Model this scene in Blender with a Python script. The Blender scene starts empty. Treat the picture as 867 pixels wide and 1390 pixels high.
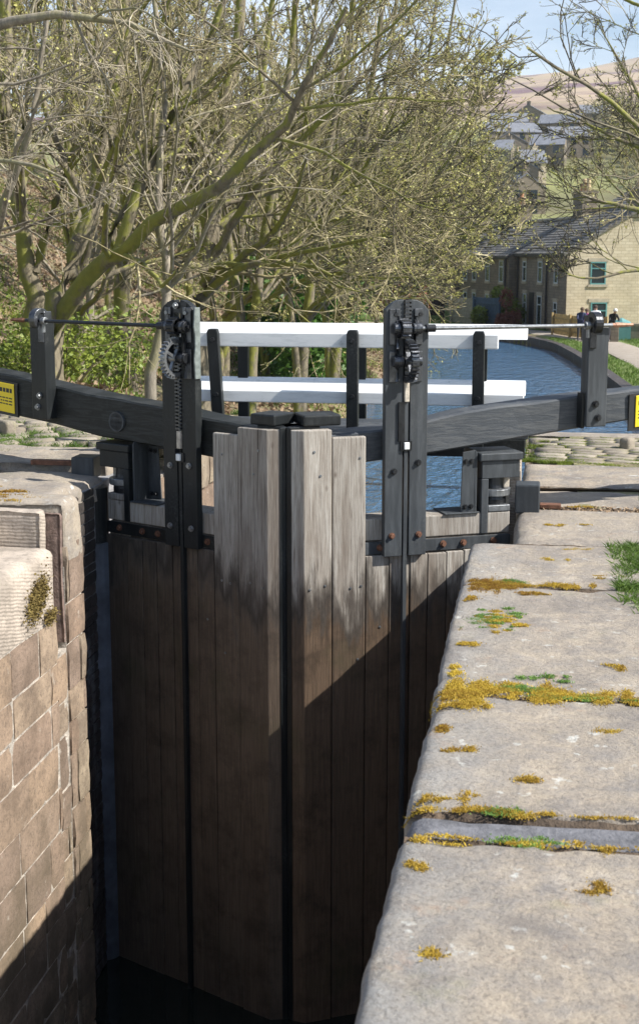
import bpy, math, random
import numpy as np
from mathutils import Vector, Matrix, noise as mnoise
random.seed(7); RNG = np.random.default_rng(7)
S = bpy.context.scene
COL = S.collection
R = math.radians

# ------------------------------------------------------------------ helpers
class MB:
    """collects verts and faces, builds ONE mesh object"""
    def __init__(s): s.v = []; s.f = []; s.c = []
    def add(s, vs, fs, col=None):
        b = len(s.v); s.v.extend([tuple(p) for p in vs]); s.f.extend([tuple(i+b for i in f) for f in fs])
        s.c.extend([col if col is not None else 0.5]*len(vs))
    def box(s, x0, x1, y0, y1, z0, z1, T=None, col=None):
        vs = [(x, y, z) for x in (x0, x1) for y in (y0, y1) for z in (z0, z1)]
        if T: vs = [T(*p) for p in vs]
        s.add(vs, [(0,1,3,2),(4,6,7,5),(0,4,5,1),(2,3,7,6),(0,2,6,4),(1,5,7,3)], col)
    def prism(s, poly, a, b, T, col=None):
        """poly of 2D points (p,q); T(p,q,h) maps, h from a to b"""
        n = len(poly)
        vs = [T(p, q, a) for p, q in poly] + [T(p, q, b) for p, q in poly]
        fs = [tuple(range(n-1, -1, -1)), tuple(range(n, 2*n))] + [(i, (i+1) % n, n+(i+1) % n, n+i) for i in range(n)]
        s.add(vs, fs, col)
    def tube(s, pts, rads, k=8, cap=True, col=None):
        pts = [Vector(p) for p in pts]; n = len(pts)
        if not hasattr(rads, '__len__'): rads = [rads]*n
        vs = []; fs = []
        for i, p in enumerate(pts):
            t = (pts[min(i+1, n-1)]-pts[max(i-1, 0)]).normalized()
            ref = Vector((0, 0, 1)) if abs(t.z) < .9 else Vector((1, 0, 0))
            a = t.cross(ref).normalized(); b = t.cross(a)
            for j in range(k):
                an = 2*math.pi*j/k
                vs.append(p+(a*math.cos(an)+b*math.sin(an))*rads[i])
        for i in range(n-1):
            for j in range(k):
                fs.append((i*k+j, i*k+(j+1) % k, (i+1)*k+(j+1) % k, (i+1)*k+j))
        if cap: fs.append(tuple(range(k))); fs.append(tuple((n-1)*k+j for j in range(k)))
        s.add(vs, fs, col)

def finish(me, smooth=False, fixn=True):
    if fixn:
        import bmesh
        bm = bmesh.new(); bm.from_mesh(me); bmesh.ops.recalc_face_normals(bm, faces=bm.faces); bm.to_mesh(me); bm.free()
    if smooth:
        me.polygons.foreach_set('use_smooth', [True]*len(me.polygons))
    me.update()

def obj(name, mb, mat, parent=None, bevel=0, seg=2, smooth=False, loc=None, fixn=True, sub=0):
    """links a mesh; verts are given in world space, kept so under a parent Empty"""
    off = Vector((0, 0, 0))
    p = parent; chain = []
    while p is not None: off = off+p.location; p = p.parent
    o_loc = Vector(loc) if loc is not None else Vector((0, 0, 0))
    if parent is None and loc is None and len(mb.v):
        a = np.array(mb.v); o_loc = Vector((float(a[:,0].mean()), float(a[:,1].mean()), float(a[:,2].min())))
    base = off if parent is not None else o_loc
    me = bpy.data.meshes.new(name)
    me.from_pydata([(v[0]-base[0], v[1]-base[1], v[2]-base[2]) for v in mb.v], [], mb.f)
    at = me.attributes.new('shade', 'FLOAT', 'POINT'); at.data.foreach_set('value', mb.c)
    finish(me, smooth, fixn)
    me.materials.append(mat)
    o = bpy.data.objects.new(name, me); COL.objects.link(o)
    if parent is not None: o.parent = parent
    else: o.location = o_loc
    if bevel:
        m = o.modifiers.new('b', 'BEVEL'); m.width = bevel; m.segments = seg; m.limit_method = 'ANGLE'; m.angle_limit = R(35)
    if sub:
        m = o.modifiers.new('s', 'SUBSURF'); m.levels = sub; m.render_levels = sub
    return o

def npobj(name, V, Fq, mat, parent=None, loc=(0,0,0), smooth=True, shade=None):
    """fast numpy mesh; Fq (n,k) faces all with k corners"""
    me = bpy.data.meshes.new(name)
    V = np.asarray(V, dtype=np.float32); Fq = np.asarray(Fq, dtype=np.int32); n, k = Fq.shape
    me.vertices.add(len(V)); me.vertices.foreach_set('co', V.ravel())
    me.loops.add(n*k); me.loops.foreach_set('vertex_index', Fq.ravel())
    me.polygons.add(n); me.polygons.foreach_set('loop_start', np.arange(n, dtype=np.int32)*k)
    me.polygons.foreach_set('loop_total', np.full(n, k, dtype=np.int32))
    me.polygons.foreach_set('use_smooth', np.full(n, smooth))
    if shade is not None:
        at = me.attributes.new('shade', 'FLOAT', 'POINT'); at.data.foreach_set('value', np.asarray(shade, dtype=np.float32))
    me.update(calc_edges=True); me.materials.append(mat)
    o = bpy.data.objects.new(name, me); COL.objects.link(o); o.location = loc
    if parent is not None: o.parent = parent
    return o

def tag(o, label, cat, group=None, kind=None):
    if label: o['label'] = label
    if cat: o['category'] = cat
    if group: o['group'] = group
    if kind: o['kind'] = kind
    return o
def structure(o): o['kind'] = 'structure'; return o
def thing(name, label, cat, loc, group=None):
    o = bpy.data.objects.new(name, None); COL.objects.link(o); o.location = loc; o.empty_display_size = .2
    return tag(o, label, cat, group)
def copy_tree(o, parent=None):
    c = o.copy(); COL.objects.link(c)
    if parent is not None: c.parent = parent
    for ch in list(o.children): copy_tree(ch, c)
    return c

# ------------------------------------------------------------------ materials
class N:
    def __init__(s, name):
        s.m = bpy.data.materials.new(name); s.m.use_nodes = True
        s.nt = s.m.node_tree; s.nt.nodes.clear()
        s.out = s.n('ShaderNodeOutputMaterial'); s.b = s.n('ShaderNodeBsdfPrincipled')
        s.l(s.b.outputs[0], s.out.inputs[0])
    def n(s, t, **k):
        o = s.nt.nodes.new(t)
        for a, v in k.items(): setattr(o, a, v)
        return o
    def l(s, a, b): s.nt.links.new(a, b)
    def co(s, scale=(1,1,1), kind='Object', rot=(0,0,0)):
        tc = s.n('ShaderNodeTexCoord'); mp = s.n('ShaderNodeMapping')
        mp.inputs['Scale'].default_value = scale; mp.inputs['Rotation'].default_value = rot
        s.l(tc.outputs[kind], mp.inputs[0]); return mp.outputs[0]
    def geo(s, scale=(1,1,1)):
        g = s.n('ShaderNodeNewGeometry'); mp = s.n('ShaderNodeMapping'); mp.inputs['Scale'].default_value = scale
        s.l(g.outputs['Position'], mp.inputs[0]); return mp.outputs[0]
    def noise(s, vec, scale, detail=6, rough=.6, dist=0, out=0):
        t = s.n('ShaderNodeTexNoise'); s.l(vec, t.inputs['Vector'])
        t.inputs['Scale'].default_value = scale; t.inputs['Detail'].default_value = detail
        t.inputs['Roughness'].default_value = rough; t.inputs['Distortion'].default_value = dist
        return t.outputs[out]
    def voro(s, vec, scale, feature='F1', out='Distance'):
        t = s.n('ShaderNodeTexVoronoi', feature=feature); s.l(vec, t.inputs['Vector']); t.inputs['Scale'].default_value = scale
        return t.outputs[out]
    def ramp(s, fac, stops):
        r = s.n('ShaderNodeValToRGB'); s.l(fac, r.inputs[0]); e = r.color_ramp.elements
        while len(e) < len(stops): e.new(.5)
        for i, (p, c) in enumerate(stops):
            e[i].position = p; e[i].color = (c, c, c, 1) if not hasattr(c, '__len__') else (c[0], c[1], c[2], 1)
        return r.outputs[0]
    def mix(s, f, a, b, mode='MIX'):
        m = s.n('ShaderNodeMix', data_type='RGBA', blend_type=mode)
        for i, v in ((0, f), (6, a), (7, b)):
            if hasattr(v, 'default_value') or hasattr(v, 'is_linked'): s.l(v, m.inputs[i])
            elif i == 0: m.inputs[0].default_value = v
            else: m.inputs[i].default_value = (v[0], v[1], v[2], 1)
        return m.outputs[2]
    def math(s, op, a, b=None, clamp=False):
        m = s.n('ShaderNodeMath', operation=op); m.use_clamp = clamp
        for i, v in ((0, a), (1, b)):
            if v is None: continue
            if hasattr(v, 'is_linked'): s.l(v, m.inputs[i])
            else: m.inputs[i].default_value = v
        return m.outputs[0]
    def mrange(s, v, a, b, c=0, d=1):
        m = s.n('ShaderNodeMapRange'); s.l(v, m.inputs[0])
        for i, x in zip((1,2,3,4), (a,b,c,d)): m.inputs[i].default_value = x
        return m.outputs[0]
    def attr(s, name='shade'):
        a = s.n('ShaderNodeAttribute', attribute_name=name); return a.outputs['Fac']
    def rnd(s):
        return s.n('ShaderNodeObjectInfo').outputs['Random']
    def sep(s, v):
        x = s.n('ShaderNodeSeparateXYZ'); s.l(v, x.inputs[0]); return x.outputs
    def base(s, c):
        if hasattr(c, 'is_linked'): s.l(c, s.b.inputs['Base Color'])
        else: s.b.inputs['Base Color'].default_value = (c[0], c[1], c[2], 1)
    def rough(s, r):
        if hasattr(r, 'is_linked'): s.l(r, s.b.inputs['Roughness'])
        else: s.b.inputs['Roughness'].default_value = r
    def bump(s, h, strength=.5, dist=.01, prev=None):
        b = s.n('ShaderNodeBump'); b.inputs['Strength'].default_value = strength; b.inputs['Distance'].default_value = dist
        s.l(h, b.inputs['Height'])
        if prev is not None: s.l(prev, b.inputs['Normal'])
        s.l(b.outputs[0], s.b.inputs['Normal']); return b.outputs[0]

def m_plain(name, c, rough=.6, metal=0, var=.25, scale=12, bump=.2, bd=.003):
    k = N(name); g = k.geo(); f = k.noise(g, scale, 5)
    lo = tuple(x*(1-var) for x in c); hi = tuple(min(1, x*(1+var)) for x in c)
    k.base(k.ramp(f, [(.3, lo), (.7, hi)])); k.rough(rough); k.b.inputs['Metallic'].default_value = metal
    if bump: k.bump(k.noise(g, scale*4, 4), bump, bd)
    return k.m

def m_paint_black(name, c=(.011,.013,.014), wood=True, rough=.40, wear=.3):
    k = N(name); g = k.geo((1,1,.12) if wood else (1,1,1))
    f = k.noise(g, 30, 6); d = k.noise(k.geo(), 3.2, 5, .65)
    hi = tuple(x*2.4+.01 for x in c)
    col = k.mix(k.ramp(f, [(.42, 0), (.75, wear)]), c, hi)
    dust = k.noise(k.geo(), 60, 3)
    col = k.mix(k.math('MULTIPLY', k.ramp(d, [(.5, 0), (.72, 1)]), k.ramp(dust, [(.45, 0), (.75, .55)])), col, (.12,.125,.12))
    k.base(col); k.rough(k.ramp(d, [(.3, rough-.1), (.7, rough+.2)]))
    k.bump(f, .35, .004); k.b.inputs['Specular IOR Level'].default_value = .32
    return k.m

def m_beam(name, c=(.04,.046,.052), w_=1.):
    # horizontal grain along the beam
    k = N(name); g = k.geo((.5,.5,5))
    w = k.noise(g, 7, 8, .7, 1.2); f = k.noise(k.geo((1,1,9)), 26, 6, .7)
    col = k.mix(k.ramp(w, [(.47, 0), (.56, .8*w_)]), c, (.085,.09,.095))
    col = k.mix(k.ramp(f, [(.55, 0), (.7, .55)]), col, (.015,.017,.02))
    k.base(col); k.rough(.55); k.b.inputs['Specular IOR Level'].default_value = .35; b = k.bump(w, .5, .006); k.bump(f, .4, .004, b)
    return k.m

def m_gatewood(name, pale=.9, lower=(.13,.088,.058), top=-.3, bot=-.62):
    """weathered oak: silvered where it stays dry, dark and slimy below with ragged drips"""
    k = N(name); p = k.geo(); z = k.sep(p)[2]
    rnd = k.rnd()
    drip = k.noise(k.geo((1,1,.22)), 11, 5, .6)
    zz = k.math('ADD', z, k.math('MULTIPLY', k.math('SUBTRACT', drip, .5), 1.0))
    zz = k.math('ADD', zz, k.math('MULTIPLY', rnd, .12))
    dry = k.mrange(zz, bot, top, 0, 1)
    grain = k.noise(k.geo((1,1,.05)), 75, 8, .72); big = k.noise(k.geo((1,1,.12)), 9, 5, .6)
    silver = k.ramp(grain, [(.30, (.07,.055,.045)), (.40, (.30,.27,.235)), (.52, (.45,.42,.37)), (.7, (.60,.575,.53))])
    silver = k.mix(k.ramp(big, [(.42, 0), (.68, .75)]), silver, (.20,.16,.125))
    crack = k.ramp(k.noise(k.geo((1,1,.018)), 42, 3, .5), [(.30, 1), (.34, 0)])
    silver = k.mix(k.math('MULTIPLY', crack, .85), silver, (.03,.024,.02))
    knot = k.ramp(k.voro(k.geo((1,1,.6)), 5.5), [(.0, 1), (.09, .0)])
    silver = k.mix(k.math('MULTIPLY', knot, .8), silver, (.07,.045,.03))
    low = k.ramp(grain, [(.3, tuple(x*.45 for x in lower)), (.6, lower), (.85, tuple(x*1.7 for x in lower))])
    sp = k.noise(p, 5, 6, .7)
    low = k.mix(k.ramp(sp, [(.48, 0), (.66, .75)]), low, tuple(x*.28 for x in lower))
    al = k.noise(p, 2.3, 4, .6)
    low = k.mix(k.ramp(al, [(.55, 0), (.75, .5)]), low, (.05,.055,.022))
    # the tide line between: nearly black
    band = k.ramp(k.mrange(zz, bot-.55, top+.1, 0, 1), [(0, 0), (.5, .0), (.68, .85), (.8, .6), (.95, 0)])
    col = k.mix(dry, low, k.mix(1-pale, silver, low))
    col = k.mix(band, col, (.018,.014,.011))
    specks = k.ramp(k.voro(p, 26), [(.0, 1), (.045, 0)])
    col = k.mix(k.math('MULTIPLY', specks, .5), col, (.45,.38,.28))
    col = k.mix(k.math('MULTIPLY', rnd, .3), col, (.06,.045,.035))
    k.base(col); k.rough(k.mrange(dry, 0, 1, .5, .9))
    b = k.bump(grain, .55, .006); k.bump(k.noise(p, 14, 4), .25, .006, b)
    return k.m

def m_white(name):
    k = N(name); f = k.noise(k.geo((.2,1,1)), 22, 6, .7); sp = k.noise(k.geo(), 9, 5, .7)
    col = k.ramp(f, [(.25, (.58,.60,.60)), (.5, (.78,.79,.78)), (.8, (.82,.82,.81))])
    col = k.mix(k.ramp(sp, [(.6, 0), (.74, .7)]), col, (.42,.45,.42))
    col = k.mix(k.ramp(k.voro(k.geo(), 14), [(0, 1), (.035, 0)]), col, (.09,.08,.07))
    k.base(col); k.rough(.55); k.bump(f, .3, .003)
    return k.m

def m_slab(name):
    """worn gritstone coping: pink buff to grey, lichen, tool marks"""
    k = N(name); p = k.geo(); rnd = k.rnd()
    a = k.noise(p, 2.3, 8, .7); b = k.noise(p, 6.5, 9, .72); c = k.noise(p, 60, 6, .75)
    col = k.ramp(a, [(.28, (.20,.17,.15)), (.44, (.31,.265,.21)), (.56, (.40,.335,.255)), (.72, (.46,.405,.335))])
    col = k.mix(k.ramp(b, [(.42, 0), (.66, .85)]), col, (.20,.19,.185))
    x = k.sep(p)[0]
    edge = k.math('MULTIPLY', k.math('MULTIPLY', k.mrange(x, -.02, -.33, 0, 1), k.math('GREATER_THAN', x, -1.0)), k.ramp(k.noise(p, 5, 6, .7), [(.35, .2), (.6, .9)]))
    col = k.mix(edge, col, (.27,.27,.262))
    col = k.mix(k.ramp(c, [(.35, .6), (.5, 0)]), col, (.12,.10,.085))
    li = k.noise(p, 16, 4, .55); li2 = k.noise(p, 3.1, 3)
    col = k.mix(k.math('MULTIPLY', k.ramp(li, [(.60, 0), (.66, .8)]), k.ramp(li2, [(.5, 0), (.58, 1)])), col, (.56,.56,.52))
    dk = k.noise(p, 11, 6, .7)
    col = k.mix(k.ramp(dk, [(.66, 0), (.74, .65)]), col, (.10,.085,.07))
    grn = k.noise(p, 2.4, 6, .7)
    col = k.mix(k.ramp(grn, [(.60, 0), (.76, .5)]), col, (.27,.26,.13))
    col = k.mix(k.mrange(rnd, 0, 1, 0, .4), col, (.36,.31,.25))
    st_ = k.noise(p, 1.25, 7, .75, .3); col = k.mix(k.ramp(st_, [(.52, 0), (.60, .55)]), col, (.17,.15,.135))
    ru = k.noise(p, 4.2, 6, .7); col = k.mix(k.ramp(ru, [(.60, 0), (.72, .5)]), col, (.36,.22,.14))
    gr = k.noise(p, 130, 3, .7); col = k.mix(k.ramp(gr, [(.30, .35), (.42, 0)]), col, (.09,.08,.065)); col = k.mix(k.ramp(gr, [(.60, 0), (.75, .3)]), col, (.56,.52,.45))
    k.base(col); k.rough(.9)
    ck = k.math('MULTIPLY', k.ramp(k.voro(k.geo((1,1,.4)), 1.1, 'DISTANCE_TO_EDGE'), [(.0, 1), (.006, 0)]), k.ramp(k.noise(p, 1.1, 2), [(.50, 0), (.56, 1)]))
    pk = k.noise(k.co((2.2,10,2), 'Object', (0,0,R(35))), 8, 5, .7)
    n1 = k.bump(pk, .22, .008); n2 = k.bump(b, .8, .035, n1); n3 = k.bump(k.ramp(k.voro(k.co((1,1,1), 'Object'), 9), [(0, 0), (.12, 1)]), .25, .012, n2); k.bump(c, .55, .006, n3)
    return k.m

def m_block(name, dark=False, dressed=False):
    k = N(name); p = k.geo(); sh = k.attr()
    a = k.noise(p, 4, 7, .65); c = k.noise(p, 45, 6, .75)
    if dark: st = [(0, (.035,.032,.03)), (.5, (.06,.05,.045)), (1, (.09,.07,.06))]
    elif dressed: st = [(0, (.42,.36,.29)), (.5, (.47,.40,.33)), (1, (.50,.45,.38))]
    else: st = [(0, (.19,.145,.115)), (.2, (.29,.205,.145)), (.4, (.24,.18,.14)), (.6, (.36,.26,.175)), (.8, (.29,.235,.175)), (1, (.37,.30,.21))]
    col = k.ramp(sh, st)
    col = k.mix(k.ramp(a, [(.40, 0), (.62, .7)]), col, tuple(x*.42 for x in st[1][1]))
    col = k.mix(k.ramp(c, [(.35, .6), (.5, 0)]), col, tuple(x*.4 for x in st[0][1]))
    if not dark:
        li = k.noise(p, 9, 6, .7)
        col = k.mix(k.ramp(li, [(.62, 0), (.72, .6)]), col, (.50,.46,.40))
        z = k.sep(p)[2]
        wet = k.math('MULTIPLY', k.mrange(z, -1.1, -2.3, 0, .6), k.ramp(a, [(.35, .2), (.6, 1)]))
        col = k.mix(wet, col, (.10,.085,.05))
    else:
        li = k.noise(k.geo((1,1,.2)), 5, 5, .6)
        col = k.mix(k.ramp(li, [(.6, 0), (.72, .6)]), col, (.28,.30,.32))
    k.base(col); k.rough(.88 if not dark else .6)
    if dressed:
        wv = k.n('ShaderNodeTexWave', wave_type='BANDS', bands_direction='Z'); k.l(k.co((1,1,1), 'Object', (R(14),0,0)), wv.inputs[0])
        wv.inputs['Scale'].default_value = 16; wv.inputs['Distortion'].default_value = 2.5; wv.inputs['Detail'].default_value = 3
        n0 = k.bump(wv.outputs['Fac'], .35, .006)
        n1 = k.bump(a, .5, .02, n0)
    else: n1 = k.bump(a, .6, .03)
    k.bump(c, .8, .006, n1)
    return k.m

def m_bark(name, tint=(.20,.17,.13), moss=.5):
    k = N(name); p = k.geo(); nr = k.sep(k.n('ShaderNodeNewGeometry').outputs['Normal'])
    f = k.noise(k.geo((1,1,.35)), 14, 6, .7)
    col = k.ramp(f, [(.3, tuple(x*.4 for x in tint)), (.6, tint), (.8, tuple(x*1.6 for x in tint))])
    ms = k.noise(p, 1.6, 6, .7)
    mf = k.math('ADD', ms, k.math('MULTIPLY', nr[0], -.12))
    col = k.mix(k.math('MULTIPLY', k.ramp(mf, [(.44, 0), (.54, 1)]), moss), col, k.mix(k.noise(p, 9), (.10,.11,.018), (.36,.36,.05)))
    k.base(col); k.rough(.9); k.bump(f, .8, .02)
    return k.m

def m_leaf(name, a, b, rough=.55, trans=.3):
    k = N(name); f = k.noise(k.geo(), 1.3, 3); g = k.noise(k.geo(), 23, 2)
    col = k.ramp(k.math('ADD', k.math('MULTIPLY', f, .6), k.math('MULTIPLY', g, .4)), [(.35, a), (.65, b)])
    k.base(col); k.rough(rough)
    tr = k.n('ShaderNodeBsdfTranslucent'); k.l(col, tr.inputs[0]); mx = k.n('ShaderNodeMixShader'); mx.inputs[0].default_value = trans
    k.l(k.b.outputs[0], mx.inputs[1]); k.l(tr.outputs[0], mx.inputs[2]); k.l(mx.outputs[0], k.out.inputs[0])
    return k.m

def m_twig(name, a, b, c):
    k = N(name); f = k.noise(k.geo(), 1.1, 3, .6); g = k.noise(k.geo(), 7, 3, .7)
    k.base(k.ramp(k.math('ADD', k.math('MULTIPLY', f, .55), k.math('MULTIPLY', g, .45)), [(.38, a), (.52, b), (.64, c)])); k.rough(.85); return k.m
M = {}
M['black'] = m_paint_black('black_paint')
M['post'] = m_paint_black('black_paint_sunlit', (.040,.045,.050), rough=.45, wear=.5)  # lighter copy of the black paint, sunlit brightness put into its colour
M['beam'] = m_beam('black_beam_sunlit', (.05,.057,.066))  # right beam: grey-blue of sunlit black paint put into the colour
M['beamL'] = m_beam('black_beam_shaded', (.010,.012,.011), .25)  # left beam: same black paint, its shade put in as a darker colour
M['iron'] = m_plain('black_iron', (.03,.032,.036), .33, .6, .4, 20, .35, .003)
M['grey_iron'] = m_plain('worn_iron', (.24,.25,.26), .42, .8, .35, 25, .4, .003)
M['pale_iron'] = m_plain('sunlit_pale_iron', (.17,.195,.185), .6, .2, .35, 30, .4, .003)  # side plate iron, its sunlit paleness put into the colour
M['rust'] = m_plain('rusty_iron', (.16,.075,.045), .8, .2, .5, 30, .6, .004)
M['mid_iron'] = m_plain('mid_lit_iron', (.085,.09,.10), .3, .7, .4, 25, .3, .003)  # lighter than the black iron, so lit gear parts get brightness by colour
M['rusttan'] = m_plain('rust_tan', (.42,.23,.15), .7, .1, .4, 30, .4, .003)
M['woodR'] = m_gatewood('gate_oak')
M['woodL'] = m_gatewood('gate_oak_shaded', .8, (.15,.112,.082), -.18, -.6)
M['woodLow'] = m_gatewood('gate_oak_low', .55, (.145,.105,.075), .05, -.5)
M['rail'] = m_gatewood('rail_oak', .95, (.12,.09,.06), -.6, -1.2)
M['palewood'] = m_plain('pale_wood', (.46,.41,.34), .8, 0, .35, 40, .5, .004)
M['white'] = m_white('white_paint')
M['slab'] = m_slab('coping_stone')
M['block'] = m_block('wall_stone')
M['dressed'] = m_block('dressed_stone', dressed=True)
M['brick'] = m_block('dark_brick', dark=True)
M['mortar'] = m_plain('lime_mortar', (.40,.36,.31), .95, 0, .55, 14, .9, .02)
M['darkmortar'] = m_plain('dark_mortar', (.26,.26,.27), .95, 0, .4, 9, .6, .01)
M['soil'] = m_plain('soil', (.09,.065,.045), .95, 0, .5, 8, .9, .02)
M['slatey'] = m_plain('slate_strip', (.13,.13,.14), .8, 0, .4, 14, .7, .01)
M['bark'] = m_bark('mossy_bark', (.22,.185,.125), .85); M['bark2'] = m_bark('plain_bark', (.30,.26,.20), .3)
M['twig'] = m_twig('twig_bark', (.055,.045,.03), (.25,.21,.105), (.56,.49,.30))
M['twigpale'] = m_twig('pale_twig_bark', (.12,.10,.075), (.36,.31,.22), (.60,.54,.42))
M['twigdark'] = m_twig('dark_twig_bark', (.03,.026,.02), (.10,.085,.055), (.26,.23,.15))
M['bud'] = m_leaf('buds', (.34,.33,.08), (.60,.56,.20))
M['ivy'] = m_leaf('ivy_leaves', (.03,.09,.015), (.12,.24,.03))
M['bramble'] = m_leaf('bramble_leaves', (.07,.12,.02), (.30,.36,.05))
M['grass'] = m_leaf('grass_blades', (.07,.135,.02), (.18,.28,.05))
M['litter'] = m_leaf('dead_leaves', (.15,.09,.05), (.42,.31,.20), .8, .1)
M['mossO'] = m_leaf('orange_moss', (.26,.14,.02), (.62,.46,.06), .9, .2)
M['mossG'] = m_leaf('green_moss', (.08,.18,.03), (.22,.36,.08), .9, .2)
M['yellow'] = m_plain('yellow_plate', (.78,.58,.02), .45, 0, .06, 3, 0)
M['ink'] = m_plain('ink', (.02,.02,.02), .5, 0, .1, 3, 0)

# ------------------------------------------------------------------ lock gate frames
A = R(26)
def leaf(side):
    if side == 'L': Q = Vector((-2.88, 8.6, 0)); u = Vector((math.cos(A), -math.sin(A), 0)); n = Vector((-math.sin(A), -math.cos(A), 0))
    else: Q = Vector((-.16, 8.6, 0)); u = Vector((-math.cos(A), -math.sin(A), 0)); n = Vector((math.sin(A), -math.cos(A), 0))
    return (lambda s, o, z: Q+u*s+n*o+Vector((0,0,z))), u, n

def gear_mesh(mb, T, cs, co, cz, r, teeth, w, spokes=4, rot=0.0):
    """toothed wheel whose axis runs along s; T maps (s,off,z)"""
    prof = []
    for i in range(teeth):
        for f, rr in ((-.5, r*.87), (-.26, r*.87), (-.15, r), (.15, r), (.26, r*.87)):
            an = rot+2*math.pi*(i+f)/teeth; prof.append((math.cos(an)*rr, math.sin(an)*rr))
    n = len(prof); inner = r*.72
    vs = []
    for h in (-w/2, w/2):
        for a, b in prof: vs.append(T(cs+h, co+a, cz+b))
    for h in (-w/2, w/2):
        for a, b in prof:
            q = math.hypot(a, b); vs.append(T(cs+h, co+a/q*inner, cz+b/q*inner))
    fs = []
    for i in range(n):
        j = (i+1) % n
        fs += [(i, j, n+j, n+i), (2*n+i, 2*n+j, j, i), (n+i, n+j, 3*n+j, 3*n+i), (3*n+i, 3*n+j, 2*n+j, 2*n+i)]
    mb.add(vs, fs)
    for k in range(spokes):
        an = rot+.4+2*math.pi*k/spokes; c, s_ = math.cos(an), math.sin(an); hw = r*.07
        vs = []
        for h in (-w*.3, w*.3):
            for rr in (r*.15, r*.76):
                for t in (-hw, hw): vs.append(T(cs+h, co+c*rr-s_*t, cz+s_*rr+c*t))
        mb.add(vs, [(0,1,3,2),(4,6,7,5),(0,4,5,1),(2,3,7,6),(0,2,6,4),(1,5,7,3)])
    mb.tube([T(cs-w*.7, co, cz), T(cs+w*.7, co, cz)], r*.22, 14)

def bolt(mb, T, s, o, z, r=.012, L=.014):
    mb.tube([T(s, o, z), T(s, o+L*.4, z), T(s, o+L*.4, z), T(s, o+L, z)], [r*1.5, r*1.5, r, r*.9], 8)

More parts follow.
